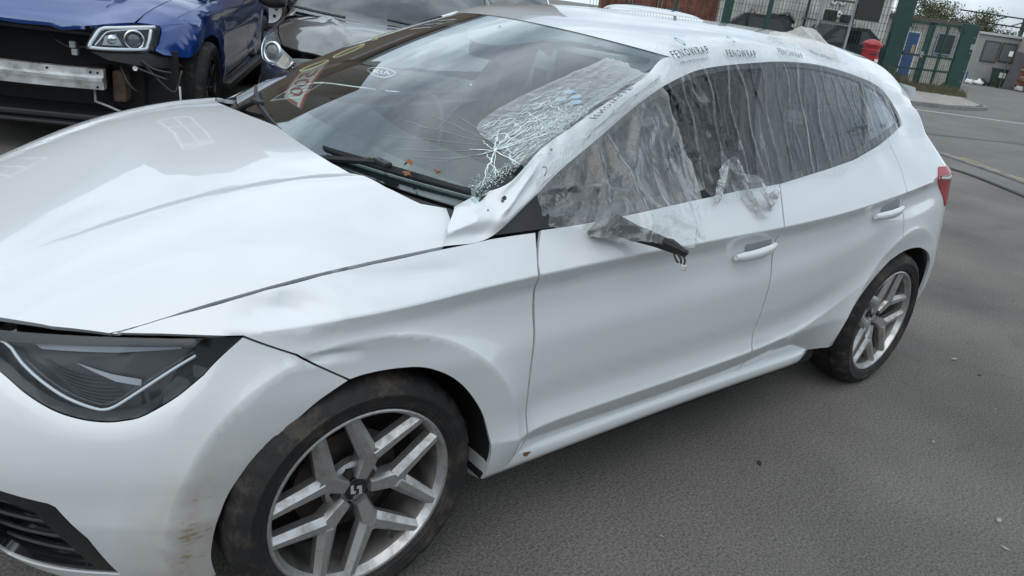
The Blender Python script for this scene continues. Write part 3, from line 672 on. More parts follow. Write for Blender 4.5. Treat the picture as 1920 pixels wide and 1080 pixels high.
# far windscreen pillar and near one: lofts between the door-frame line and the screen edge
PIL_LO = [(1.032,-.782,.886),(1.156,-.792,.898),(1.293,-.768,.974),(1.403,-.741,1.038),(1.547,-.706,1.102),(1.698,-.673,1.176),(1.832,-.651,1.237),(1.93,-.640,1.272),(1.985,-.634,1.287)]
PIL_UP = [(1.112,-.702,.950),(1.169,-.714,.980),(1.246,-.735,1.012),(1.369,-.697,1.084),(1.471,-.684,1.132),(1.580,-.665,1.180),(1.775,-.629,1.258),(1.897,-.583,1.312),(1.945,-.600,1.322)]
def pillar(name, lo, up, crump, mir):
    LO = np.array(smoothline(lo, .012)); UP = np.array(smoothline(up, .012)); n = 170; m_ = 24
    def rs(P):
        d = np.r_[0, np.cumsum(np.linalg.norm(np.diff(P, axis=0), axis=1))]; t = np.linspace(0, d[-1], n); return np.stack([np.interp(t, d, P[:,i]) for i in range(3)], -1)
    LO, UP = rs(LO), rs(UP); V = []
    for i in range(n):
        for j in range(m_+1):
            t = j/m_; p = LO[i]*(1-t)+UP[i]*t; bl = .008*(1-abs(2*t-1)**2.6); p = p+np.array([-.35,-.75,.55])*bl
            if crump:
                f = i/(n-1); e = math.exp(-((f-.12)/.16)**2)
                rg_ = abs(2*float(vnoise(np.array(f*7.5+t*1.0+.4), np.array(t*1.9-f*2.5+3)))-1)-.4; p = p+np.array([.1,1,-.4])*e*.030*rg_*(1-abs(2*t-1)**4)*crump
                p = p+np.array([0,1,-.3])*e*.25*(.006*math.sin(f*46+t*5)+.008*math.sin(t*6+f*23)+.0035*math.sin(f*90-t*9)+.002*math.sin(f*150+t*17))*(1-abs(2*t-1)**4)*crump
                p = p+np.array([.2,.8,-.5])*.010*math.exp(-((f-.42)/.10)**2)*math.sin(t*3.1)*crump + np.array([0,1,-.6])*.004*math.sin(f*70)*math.exp(-((f-.38)/.12)**2)*t*crump
            V.append(p*np.array([1,-1,1]) if mir else p)
    F = [(i*(m_+1)+j,(i+1)*(m_+1)+j,(i+1)*(m_+1)+j+1,i*(m_+1)+j+1) for i in range(n-1) for j in range(m_)]
    o = mesh(name, V, F, paint, car, True); nn = sum((np.array(p.normal)*p.area for p in o.data.polygons), np.zeros(3))
    if nn[1]*(1 if mir else -1) < 0: o.data.flip_normals()
    return o
tag(pillar('windscreen_pillar', PIL_LO, PIL_UP, 1.0, False), 'crumpled white windscreen pillar')
def wsym(a): return [(p[0], p[1], p[2]) for p in a]
pillar('windscreen_pillar', PIL_LO, [(1.112,-.715,.950),(1.169,-.722,.980),(1.246,-.718,1.014),(1.369,-.697,1.078),(1.471,-.684,1.130),(1.580,-.665,1.180),(1.775,-.629,1.258),(1.897,-.583,1.312)], 0, True)
# windscreen with its black edge band
def ws_in(off):
    def f(a, b):
        X = ws(a, b); N = fnormal(ws, np.asarray(a, float), np.asarray(b, float)); N = N*np.where(N[...,2:3] < 0, -1, 1); return X+N*off
    return f
wscr = gridsurf('windscreen', ws_in(0), np.linspace(-1,1,49), np.linspace(-.02,1,33), screen_glass, car)
def wband(t): return np.interp(t, [-1,-.97,-.4,.2,.5,1], [.055,.06,.105,.13,.135,.135])
FR = [( -1.0, -.02)]+[(1.0,-.02)]+[(t, float(wband(t))) for t in np.linspace(1,-1,25)]
panel('edge_band', FR, ws_in(-.004), frit, wscr, .05, th=0, cen=np.array([2.2,0,.5]))
TOPB = [(-1,1.0)]+[(-1,.962),(-.62,.955),(-.40,.92),(-.37,.87),(-.28,.80),(-.22,.775),(-.10,.765),(.04,.79),(.10,.83),(.26,.885),(.30,.93),(.6,.955),(1,.955),(1,1.0)]
panel('edge_band', TOPB, ws_in(-.004), frit, wscr, .05, th=0, cen=np.array([2.2,0,.5]))
for s_ in (-1, 1):
    panel('edge_band', [(s_*1.0,.0),(s_*.955,.0),(s_*.955,1.0),(s_*1.0,1.0)], ws_in(-.005), frit, wscr, .06, th=0, cen=np.array([2.2,0,.5]))
# scuttle tray under the wipers
gridsurf('scuttle', lambda a, b: ws(a, -.02+0*b)+np.stack([-.15*b+0*a, 0*a*b, -.075*np.sin(b*1.2)+.0*a-.012], -1), np.linspace(-1,1,31), np.linspace(0,1,9), black_plastic, car, cen=np.array([1,0,0.]))
# wipers
def wiper(a0, b0, a1, b1, piv):
    r_ = tag(put('wiper', car))
    f = ws_in(.016); m = MB(); pts = [f(a0+(a1-a0)*t, b0+(b1-b0)*t) for t in np.linspace(0,1,18)]
    rings = []
    for i, p in enumerate(pts):
        k = .5+.5*math.sin(math.pi*min(max(i/17,.08),.92)); d = np.array(pts[min(i+1,17)])-np.array(pts[max(i-1,0)]); d /= np.linalg.norm(d); N = np.array([-.43,0,.9]); L_ = np.cross(d, N); L_ /= np.linalg.norm(L_)
        rings.append([p-L_*.008*k-N*.004, p-L_*.010*k+N*.004, p+N*.015*k, p+L_*.008*k+N*.002, p+L_*.006*k-N*.006, p-N*.014])
    m.loft(rings); m.build('blade', black_plastic, r_, True, 40)
    mid = np.array(f((a0+a1)/2-.02*(a1-a0), (b0+b1)/2)); m = MB()
    m.tube([np.array(piv), np.array(piv)+np.array([.0,0,.012]), (np.array(piv)+mid)/2+np.array([-.006,0,.016]), mid+np.array([-.006,0,.014])], [.014,.013,.010,.008], 8); m.build('arm', black_plastic, r_, True, 40)
    m = MB(); c_ = mid+np.array([-.006,0,.012]); m.cbox(c_-np.array([.012,.032,.006]), c_+np.array([.012,.032,.008]), .005); m.build('clip', black_plastic, r_, True, 40)
wiper(.80,.075,.03,.000,(1.03,.46,.935)); wiper(-.30,.010,-.965,.028,(.985,-.12,.915))
# headlamps
lamp_silver = simple('lamp_silver', (.30,.31,.33), .3, metal=.5)
lamp_black = simple('lamp_black', (.010,.011,.013), .35)
guide_m = simple('guide_white', (.62,.65,.68), .2, coat=1)
DRL = [(-.08,.700),(.026,.700),(.075,.672),(.121,.648),(.181,.622),(.240,.605),(.262,.603),(.285,.610),(.330,.637),(.40,.680),(.475,.726)]
DRL2 = [(-.05,.708),(.048,.711),(.15,.717),(.30,.724),(.44,.732)]
for sd in (0, 1):
    fn = side if sd == 0 else mirrored(side)
    hl = put('headlamp', car)
    outl = HL_TOP + HL_LOW[1:]
    panel('lens', outl, fn, clear_lens, hl, .025 if sd == 0 else .05, th=.02, off=-.002)
    def inn(d): 
        def g(s_, q_): 
            X = fn(s_, q_); N = fnormal(fn, np.asarray(s_, float), np.asarray(q_, float)); sg = np.sign(((X-CEN)*N).sum(-1, keepdims=True)); return X-N*sg*d
        return g
    panel('housing', outl, inn(.045), lamp_black, hl, .05, th=0)
    # black surround under the clear cover
    ins = [(s_*.94+.012, q_) for s_, q_ in outl]
    cx, cy = .17, .655
    inner = inset(dens(outl, .02), .017); inner = [p for p in inner if inpoly([p], outl)[0]]; inner = [p for p in inner if p[0] < .455]
    panel('surround', outl, inn(.006), lamp_black, hl, .03, th=0, holes=[inner])
    for L_, rr in ((DRL, .0032), (DRL2, .0022)):
        m = MB(); m.tube([tuple(inn(.012)(np.array(a), np.array(b))) for a, b in smoothline(L_, .02)], rr, 8); m.build('light_guide', guide_m, hl, True)
    m = MB(); m.tube([tuple(inn(.017)(np.array(a), np.array(b)+.010)) for a, b in smoothline(DRL[2:], .02)], .0035, 6); m.build('light_guide', clear_lens, hl, True)
    # reflector blade and ribs
    panel('reflector', [(.06,.712),(.40,.726),(.41,.716),(.28,.706),(.10,.700)], inn(.035), simple('reflector_%d' % sd, (.20,.21,.23), .3, metal=.7), hl, .05, th=.004)
    panel('reflector', [(.190,.684),(.27,.668),(.335,.660),(.335,.648),(.28,.655)], inn(.026), lamp_silver, hl, .05, th=.004)
    for i in range(7):
        m = MB(); a0 = (.10+.014*i, .686-.009*i); a1 = (.27+.006*i, .660-.007*i)
        m.tube([tuple(inn(.034)(np.array(a0[0]+(a1[0]-a0[0])*t), np.array(a0[1]+(a1[1]-a0[1])*t-.01*math.sin(t*3)))) for t in np.linspace(0,1,7)], .0016, 5); m.build('rib', black_plastic, hl)
    # lower grille pocket in the bumper corner
    fg = put('fog_grille', car)
    pocket = [(-.20,.445),(-.012,.428),(.108,.410),(.124,.403),(.179,.322),(.212,.200),(-.16,.180)]
    panel('back', pocket, inn(.05), black_gloss, fg, .05, th=0)
    inner = [(-.16,.415),(-.02,.400),(.060,.385),(.115,.300),(.150,.222),(-.13,.205)]
    panel('frame', pocket, inn(.004), black_gloss, fg, .03, th=.045, holes=[inner])
    for i in range(4):
        m = MB(); q_ = .235+.045*i; m.tube([tuple(inn(.03)(np.array(s_), np.array(q_))) for s_ in np.linspace(-.15,.11-.02*i,8)], .005, 6); m.build('fin', black_plastic, fg)
# radiator grille at the nose
for sd in (0, 1):
    fn = side if sd == 0 else mirrored(side)
    panel('grille', [(-.549,.50),(-.30,.49),(-.22,.62),(-.26,.665),(-.549,.67)], fn, black_gloss, car, .04, off=.004)
# door handles
def handle(x, z, w=.215):
    zc_ = z; z = z-.008
    h_ = put('door_handle', shell['front_door',0] if x < 2.4 else shell['rear_door',0])
    y0 = float(side(np.array(x), np.array(z))[1]); m = MB(); rings = []
    for t in np.linspace(0, 1, 15):
        xx = x-w/2+w*t; lift = .030*math.sin(math.pi*min(1,max(0,.06+.9*t)))**.6; hh = .019-.004*abs(2*t-1); hh *= (.55+.45*min(1, 8*min(t+.02, 1.02-t)))
        zz = z-.010+.020*t; yy = y0-lift-.003
        rings.append([(xx, yy-.010, zz+hh*.2), (xx, yy-.007, zz+hh*.8), (xx, yy+.002, zz+hh), (xx, yy+.008, zz+hh*.5), (xx, yy+.008, zz-hh*.5), (xx, yy+.002, zz-hh), (xx, yy-.007, zz-hh*.7)])
    m.loft(rings); m.build('grip', paint, h_, True, 60)
    m = MB(); m.lathe([(0,.030),(.026,.022),(.038,.010),(.045,0),(.047,-.004)], 28, c=(0,0,0)); 
    V = [(x+.012+vx*1.25, y0+.003+vy*-.0+.004-(.001 if vy > 0 else 0), z+vz*.72) for vx, vy, vz in m.V]
    # recessed cup behind the grip
    V = [(x+.022+vx*1.55, y0-.0028, zc_+.010+vz*.80) for vx, vy, vz in m.V]
    mesh('cup', V, m.F, simple('cup_%d' % int(x*10), (.30,.31,.32), .4), h_, True)
    return h_
handle(2.190,.785); handle(3.075,.846)
# glass and black frames of the side windows
frame_black = simple('frame_black', (.010,.0105,.012), .45)
def sidewin(sd):
    fn = side if sd == 0 else mirrored(side)
    def inn(d):
        def g(s_, q_):
            X = fn(s_, q_); N = fnormal(fn, np.asarray(s_, float), np.asarray(q_, float)); sg = np.sign(((X-CEN)*N).sum(-1, keepdims=True)); return X-N*sg*d
        return g
    hh = .03 if sd == 0 else .05
    wl = [(x, z) for x, z in BELT]
    TRI = [(1.165,.9005),(1.293,.9565),(1.375,.998),(1.352,.912)]
    panel('corner_trim', TRI, inn(.006), black_plastic, car, .02, th=.02)
    fr_out = [(1.352,.912)]+[(1.45,.918),(1.65,.931),(1.875,.948),(2.1,.964),(2.325,.976),(2.6,1.005),(2.835,1.033),(3.015,1.0635),(3.165,1.0875),(3.412,1.119)]+WTOP[::-1][1:]+[(1.698,1.169),(1.547,1.085),(1.403,1.009),(1.375,.998)]
    f_open = [(1.395,.935),(1.65,.948),(1.9,.966),(2.225,.988),(2.29,1.16),(2.35,1.306),(2.22,1.296),(2.04,1.274),(1.93,1.247),(1.83,1.214),(1.70,1.148),(1.55,1.066),(1.42,.995)]
    r_open = [(2.395,.995),(2.6,1.018),(2.835,1.046),(2.975,1.072),(3.06,1.25),(3.075,1.386),(2.95,1.396),(2.786,1.382),(2.587,1.351),(2.475,1.330)]
    q_open = [(3.00,1.078),(3.17,1.102),(3.392,1.132),(3.342,1.268),(3.27,1.338),(3.18,1.364),(3.10,1.376),(3.085,1.25)]
    panel('window_frame', fr_out, inn(.008), frame_black, car, hh, th=.02, holes=[f_open, r_open, q_open])
    panel('window_glass', r_open, inn(.014), side_glass, car, .06, th=0); panel('window_glass', q_open, inn(.014), dark_glass, car, .06, th=0)
    if sd == 1: panel('window_glass', f_open, inn(.014), glass('side_glass_far', (.80,.86,.85), .01, 1.5), car, .06, th=0)
sidewin(0); sidewin(1)
# tail lamp
for sd in (0, 1):
    fn = side if sd == 0 else mirrored(side)
    tl = panel('tail_lamp', [(3.625,.974),(3.75,.972),(4.05,.965),(4.20,.93),(4.20,.86),(3.85,.80),(3.735,.806),(3.66,.862),(3.555,.934)], fn, red_lens, car, .02, off=.004, th=.02)
    panel('lamp_band', [(3.60,.943),(3.75,.940),(4.05,.93),(4.05,.915),(3.75,.922),(3.60,.926)], fn, simple('lamp_dark_%d' % sd, (.06,.004,.008), .1, coat=1), tl, .03, off=.0055, th=0)
# tailgate glass
mesh('rear_screen', [(3.74,-.36,1.27),(3.74,.36,1.27),(3.86,.42,1.05),(3.86,-.42,1.05)], [(0,1,2,3)], dark_glass, car)
# wheels
for x in XW:
    for s_ in (-1, 1):
        make_wheel(car, (x, s_*.745, ZW), s_, rot=3.0 if x < 2 else 46.0)
# wheel-arch liners and the underside
for x in XW:
    for s_ in (-1, 1):
        m = MB(); rings = []
        for i in range(25):
            a = math.radians(-12+204*i/24); r_ = .365
            xx_ = x+r_*math.cos(a); zz_ = max(.2, ZW+r_*math.sin(a)); yy_ = min(.845, -float(side(s_of_x(xx_, zz_), np.array(zz_))[1])-.014)
            rings.append([(xx_, s_*yy_, ZW+r_*math.sin(a)), (x+r_*math.cos(a), s_*.50, ZW+r_*math.sin(a)), (x+.02*math.cos(a), s_*.50, ZW+.02*math.sin(a))])
        m.loft(rings, closed=False); m.build('arch_liner', dark_void, car, True, 40)
m = MB(); m.cbox((.35,-.60,.17),(3.85,.60,.24), .02); m.cbox((1.25,-.80,.19),(2.95,.80,.27), .02); m.build('underside', dark_void, car)
# cabin
cab = tag(put('cabin', car))
m = MB()
m.box((1.25,-.72,.27),(3.3,.72,.30)); m.box((1.2,-.74,.28),(1.25,.74,.80)); m.box((3.5,-.62,.3),(3.55,.62,.98)); m.build('floor_pan', interior, cab)
for s_ in (-1, 1):
    m = MB(); m.loft([[(x, s_*(float(wprof(np.array(x), np.array(.6)))-.05), .3), (x, s_*(float(wprof(np.array(x), np.array(.6)))-.045), .7), (x, s_*(float(wprof(np.array(x), zbelt(np.array(x))))-.035), float(zbelt(x))-.01), (x, s_*(float(wprof(np.array(x), zbelt(np.array(x))))-.09), float(zbelt(x))-.015), (x, s_*.72, .6), (x, s_*.74, .3)] for x in np.linspace(1.27,3.2,14)]); m.build('door_card', interior, cab, True, 50)
# dashboard follows the base of the screen
m = MB(); rings = []
for a in np.linspace(-1,1,25):
    B0 = ws(a, .03); y = B0[1]*.97; bump = .035*math.exp(-((a-.52)/.22)**2)
    rings.append([(B0[0]+.02, y, .945), (B0[0]+.20, y, .965), (1.46+.02*a*a, y, .955+bump), (1.52, y, .925+bump*.8), (1.53, y, .80), (1.48, y, .62), (1.30, y, .55), (1.18, y, .60)])
m.loft(rings); m.build('dashboard', interior, cab, True, 45)
# steering wheel on the far side
sw = MB(); cw = Vector((1.66,.37,.86)); Mw = Matrix.Translation(cw) @ Matrix.Rotation(math.radians(-66), 4, 'Y')
sw.tube([Mw@Vector((.185*math.cos(t), .185*math.sin(t), 0)) for t in np.linspace(0,2*math.pi,33)], .015, 8, cap=False); sw.cbox((-.07,-.06,-.03),(.07,.06,.02), .015, Mw); sw.box((-.016,-.17,-.01),(.016,.17,.008), Mw); sw.build('steering_wheel', black_plastic, cab, True, 40)
def seat(x, y):
    st = MB(); P = [(x-.02,.46),(x+.46,.42),(x+.52,.50),(x+.60,.62),(x+.72,.98),(x+.76,1.04),(x+.66,1.07),(x+.60,1.03),(x+.48,.66),(x+.42,.56),(x+.04,.585),(x-.04,.54)]
    rings = []
    for t, sc in ((-.25,.86),(-.24,.96),(-.17,1),(0,.985),(.17,1),(.24,.96),(.25,.86)):
        cx = x+.42; cz = .66; rings.append([(cx+(px-cx)*sc, y+t, cz+(pz-cz)*sc) for px, pz in P])
    st.loft(rings); st.build('seat', seat_cloth, cab, True, 40)
    hr = MB(); hr.cbox((x+.69,y-.12,1.075),(x+.79,y+.12,1.245), .03); hr.tube([(x+.73,y-.05,1.0),(x+.74,y-.05,1.1)], .007, 6); hr.tube([(x+.73,y+.05,1.0),(x+.74,y+.05,1.1)], .007, 6); hr.build('head_restraint', seat_cloth, cab, True, 40)
seat(1.78,.36); seat(1.78,-.36)
m = MB(); rings = []
for y in np.linspace(-.62,.62,9): rings.append([(2.62,y,.44),(2.62,y,.56),(3.08,y,.55),(3.32,y,1.02),(3.42,y,1.04),(3.44,y,.98),(3.2,y,.5),(3.1,y,.42)])
m.loft(rings); m.build('rear_bench', seat_cloth, cab, True, 40)
for y in (-.36,0,.36):
    m = MB(); m.cbox((3.34,y-.11,1.03),(3.42,y+.11,1.16), .025); m.build('head_restraint', seat_cloth, cab, True, 40)
gridsurf('headliner', lambda a, t: roof_fn(a*.93+.015, t*.96)-np.array([0,0,.022]), np.linspace(0,1,24), np.linspace(-1,1,17), headliner, cab, cen=np.array([2,0,5.]))
for s_ in (-1, 1):    # pillar trims behind the door openings
    m = MB(); m.loft([[(2.26,s_*.76,.9),(2.44,s_*.76,.9),(2.44,s_*.70,.9),(2.26,s_*.70,.9)],[(2.34,s_*.605,1.34),(2.46,s_*.605,1.34),(2.46,s_*.56,1.34),(2.34,s_*.56,1.34)]]); m.build('pillar_trim', interior, cab)
mm = MB(); mm.cbox((1.70,-.13,1.215),(1.735,.11,1.285), .012, Matrix.Translation((0,0,0))); mm.tube([(1.70,-.01,1.28),(1.74,-.01,1.32)], .012, 8); mm.build('mirror', black_plastic, cab, True, 40)
mm = MB(); mm.cbox((1.80,.12,1.285),(1.97,.48,1.305), .008); mm.build('sun_visor', headliner, cab, True, 40)
mm = MB(); mm.cbox((1.80,-.48,1.285),(1.97,-.14,1.305), .008); mm.build('sun_visor', headliner, cab, True, 40)
# roof aerial
an = MB(); an.loft([[(3.56,-.03,1.392),(3.70,-.025,1.37),(3.70,.025,1.37),(3.56,.03,1.392)],[(3.60,-.018,1.412),(3.68,-.014,1.40),(3.68,.014,1.40),(3.60,.018,1.412)],[(3.645,-.006,1.43),(3.665,-.006,1.43),(3.665,.006,1.43),(3.645,.006,1.43)]])
an.tube([(3.66,0,1.42),(3.72,0,1.50)], [.006,.003], 8); an.build('aerial', black_plastic, car, True, 40)
# ---------------------------------------------------------------- other cars
def place(root, O, head, z0, slope):
    h = np.array([*head, 0.]); h /= np.linalg.norm(h); b = -h+np.array([0,0,slope]); b /= np.linalg.norm(b)
    rg = np.array([h[1], -h[0], 0.]); up = np.cross(rg, -b); up = up if up[2] > 0 else -up
    root.matrix_world = Matrix(((b[0],rg[0],up[0],O[0]),(b[1],rg[1],up[1],O[1]),(b[2],rg[2],up[2],z0),(0,0,0,1)))
def warper(sx, sy, tab): return lambda X: np.stack([X[...,0]*sx, X[...,1]*sy, np.interp(X[...,2], *tab)], -1)
def wrap2(fn, w): return lambda u, v: w(fn(u, v))
def greenhouse(root, pm, warp, inner, roofm=None, tint=None):
    """roof, screens, pillars, dark window band and a plain cabin for a background car"""
    gridsurf('roof', wrap2(roof_fn, warp), np.linspace(0,1,26), np.linspace(-1,1,19), roofm or pm, root)
    w_ = gridsurf('windscreen', wrap2(ws, warp), np.linspace(-1,1,21), np.linspace(-.02,1,13), tint or screen_glass, root)
    for mir in (1, -1):
        LO = np.array(smoothline(PIL_LO, .04)); UP = np.array(smoothline([(1.112,-.715,.950),(1.169,-.722,.980),(1.246,-.718,1.014),(1.369,-.697,1.078),(1.471,-.684,1.130),(1.580,-.665,1.180),(1.775,-.629,1.258),(1.897,-.583,1.312)], .04))
        n = 30; ra = lambda P: np.stack([np.interp(np.linspace(0,1,n), np.linspace(0,1,len(P)), P[:,i]) for i in range(3)], -1)
        LO, UP = ra(LO), ra(UP); V = []
        for i in range(n):
            for j in range(5):
                t = j/4; p = LO[i]*(1-t)+UP[i]*t+np.array([-.35,-.75,.55])*.02*(1-abs(2*t-1)**2); V.append(warp(p*np.array([1,mir,1])))
        mesh('windscreen_pillar', V, [(i*5+j,(i+1)*5+j,(i+1)*5+j+1,i*5+j+1) for i in range(n-1) for j in range(4)], pm, root, True)
        fn = side if mir == 1 else mirrored(side)
        def g(s_, q_, fn=fn):
            X = fn(s_, q_); N = fnormal(fn, np.asarray(s_, float), np.asarray(q_, float)); sg = np.sign(((X-CEN)*N).sum(-1, keepdims=True)); return warp(X-N*sg*.008)
        out = [(1.165,.9005),(1.352,.912),(1.65,.931),(2.1,.964),(2.6,1.005),(3.015,1.062),(3.15,1.080),(3.405,1.118)]+WTOP[::-1][1:]+[(1.698,1.169),(1.547,1.085),(1.403,1.009),(1.293,.9565)]
        for op in ([(1.395,.935),(1.9,.966),(2.225,.988),(2.29,1.16),(2.325,1.300),(2.04,1.276),(1.83,1.214),(1.55,1.066)],[(2.395,1.000),(2.835,1.052),(2.96,1.075),(3.02,1.20),(3.03,1.315),(2.76,1.334),(2.49,1.325)]):
            panel('window_glass', op, g, tint or side_glass, root, .12, th=0)
        panel('window_frame', out, g, black_plastic, root, .07, th=.01, holes=[[(1.395,.935),(1.9,.966),(2.225,.988),(2.29,1.16),(2.325,1.300),(2.04,1.276),(1.83,1.214),(1.55,1.066)],[(2.395,1.000),(2.835,1.052),(2.96,1.075),(3.02,1.20),(3.03,1.315),(2.76,1.334),(2.49,1.325)]])
    m = MB()
    for a, b in (((1.3,-.70,.30),(3.4,.70,.62)),((1.25,-.66,.60),(1.50,.66,.93)),((2.2,-.62,.6),(2.45,-.14,1.08)),((2.2,.14,.6),(2.45,.62,1.08)),((3.2,-.6,.5),(3.4,.6,1.02))):
        n0 = len(m.V); m.box(a, b); m.V[n0:] = [tuple(warp(np.array(v))) for v in m.V[n0:]]
    m.build('cabin', inner, root)
def plain_bonnet(root, pm, warp): return panel('bonnet', bonnet_poly(), wrap2(bonnet, warp), pm, root, .04, th=.014)
def door_mirror(root, pm, x, y, z, s=1):
    m = MB(); sg = 1 if y > 0 else -1; rings = []
    for t in np.linspace(0,1,7):
        r_ = .075*math.sin(math.pi*(.16+.72*t))**.5; rings.append([(x-.03+.07*math.cos(q)*.9-.02*t, y+sg*(.02+.20*t), z+r_*math.sin(q)) for q in np.linspace(0,2*math.pi,13)[:-1]])
    m.loft(rings); return m.build('door_mirror', pm, root, True, 50)
# --- dark grey crossover parked nose towards us behind the white car
KW = warper(1.08, 1.04, ([0,.3,.655,.985,1.2,1.44],[0,.36,.82,1.03,1.30,1.62]))
grey_paint = carpaint('dark_grey_paint', (.045,.047,.052), .30, metal=.5)
kia = tag(put('grey_crossover'), 'dark grey crossover facing us, seen past and through the white car', 'car')
build_shell(kia, grey_paint, h=.06, hr=.06, warp=KW)
greenhouse(kia, grey_paint, KW, interior, tint=glass('pale_screen', (.55,.66,.66), .01, 1.5, power=1.4))
def kb(x, y):
    X = bonnet(x, y); ay = np.abs(X[...,1]); yc = itp(X[...,0], [(.1,.20),(.5,.30),(1.1,.50)])
    X[...,2] += .018*np.exp(-((ay-yc)/.05)**2) - .012*sst(.0,.18,yc-ay); return X
kbn = panel('bonnet', bonnet_poly(), wrap2(kb, KW), grey_paint, kia, .035, th=.014)
KLAMP = smoothline([(.668,.780),(.690,.735),(.60,.665),(.504,.608),(.343,.590),(.118,.592),(-.025,.600),(-.052,.641),(.001,.653),(.238,.716),(.40,.755),(.52,.778)], .03)
for sd in (1, 0):
    f0 = mirrored(side) if sd else side
    def off(d, f0=f0):
        def g(s_, q_):
            X = f0(s_, q_); N = fnormal(f0, np.asarray(s_, float), np.asarray(q_, float)); sg = np.sign(((X-CEN)*N).sum(-1, keepdims=True)); return KW(X+N*sg*d)
        return g
    hl = put('headlamp', kia)
    panel('housing', KLAMP, off(.003), simple('kia_housing_%d' % sd, (.20,.21,.22), .2, metal=.6), hl, .04, th=.01)
    panel('lens', KLAMP, off(.014), clear_lens, hl, .05, th=.012)
    edge = [(.66,.735),(.58,.668),(.49,.615),(.343,.598),(.118,.600),(-.02,.607),(-.04,.640)]
    m = MB(); m.tube([tuple(off(.008)(np.array(a), np.array(b))) for a, b in smoothline(edge, .03)], .007, 8); m.build('light_strip', chrome, hl, True)
    c_ = off(.012)(np.array(.285), np.array(.655)); n_ = off(.10)(np.array(.285), np.array(.655))-c_; n_ /= np.linalg.norm(n_); n_ = n_*.6+np.array([-1,0,0])*.6; n_ /= np.linalg.norm(n_)
    Mq = Matrix.Translation(Vector(c_)) @ Vector(n_).to_track_quat('Z','Y').to_matrix().to_4x4()
    m = MB(); m.lathe([(0,.022),(.03,.020),(.045,.014),(.052,.006),(.054,.0)], 28, 'z'); m.V = [tuple(Mq@Vector(v)) for v in m.V]; m.build('projector', simple('projector_glass_%d' % sd, (.10,.11,.12), .05, coat=1), hl, True)
    m = MB(); m.lathe([(.054,.0),(.056,.014),(.068,.016),(.072,.0)], 28, 'z'); m.V = [tuple(Mq@Vector(v)) for v in m.V]; m.build('projector_ring', chrome, hl, True)
    for i in range(6):
        m = MB(); a = -.01+.028*i; m.tube([tuple(off(.012)(np.array(a+.012), np.array(.606))), tuple(off(.012)(np.array(a-.012), np.array(.636+.007*i)))], .006, 6); m.build('reflector_rib', simple('rib_%d%d' % (sd, i), (.65,.60,.52), .25, metal=.8), hl)
    panel('fog_lamp', [(.20,.30),(.36,.30),(.36,.36),(.22,.36)], off(.004), black_plastic, kia, .05)
gr = put('grille', kia)
for mir in (1, -1):
    fn = wrap2(side if mir == 1 else mirrored(side), KW)
    panel('opening', [(-.549,.585),(-.20,.585),(-.10,.625),(-.14,.66),(-.549,.668)], fn, black_gloss, gr, .05, off=.004)
    m = MB(); m.tube([tuple(fn(np.array(a), np.array(b))+np.array([-.01,0,0])) for a, b in smoothline([(-.549,.578),(-.38,.578),(-.30,.570),(-.18,.580),(-.06,.620)], .03)], .008, 6); m.build('chrome_strip', chrome, gr, True)
    panel('intake', [(-.549,.30),(-.05,.30),(.05,.40),(-.549,.44)], fn, black_plastic, gr, .06, off=.004)
# badge: oval ring and letters on the bonnet lip
def badge_pt(a, b):
    """a across (car's right positive), b up, metres, on the nose"""
    y = np.asarray(a, float); z = .672+np.asarray(b, float)
    s_ = np.full_like(y, -.53); X = side(s_, z); X = np.stack([X[...,0]-.012, y, z], -1); W_ = KW(X); W_[...,2] += .004; W_[...,0] -= .02; return W_
bd = put('badge', kia)
m = MB(); m.tube([tuple(badge_pt(.082*math.cos(t), .034*math.sin(t))) for t in np.linspace(0,2*math.pi,41)], .0045, 6, cap=False); m.build('badge_ring', chrome, bd, True)
V, F = textmesh('KIA', .052, 1.05); V = [tuple(badge_pt(-x*1.25, y-.018)) for x, y, z in V]; V = [(x-.004, y, z) for x, y, z in V]
mesh('badge_lettering', V, F, simple('badge_white', (.85,.86,.87), .25, metal=.3), bd)
for s_ in (-1, 1): door_mirror(kia, grey_paint, 1.62, s_*.86, 1.08)
for s_ in (-.30, .30):
    m = MB(); f_ = wrap2(ws, KW); m.tube([tuple(f_(np.array(s_*1.6+.55*t), np.array(.03+.05*t))+np.array([-.02,0,.02])) for t in (0,.3,.6,1)], .011, 6); m.build('wiper', black_plastic, kia)
for x in (.91, 3.67):
    for s_ in (-1, 1): make_wheel(kia, (x, s_*.79, .335), s_, .335, .23, .10, style='plain')
m = MB(); m.cbox((.3,-.75,.2),(4.1,.75,.5), .03); m.build('underside', dark_void, kia)
place(kia, (2.60,2.22), (-.56,-.83), .03, .02)
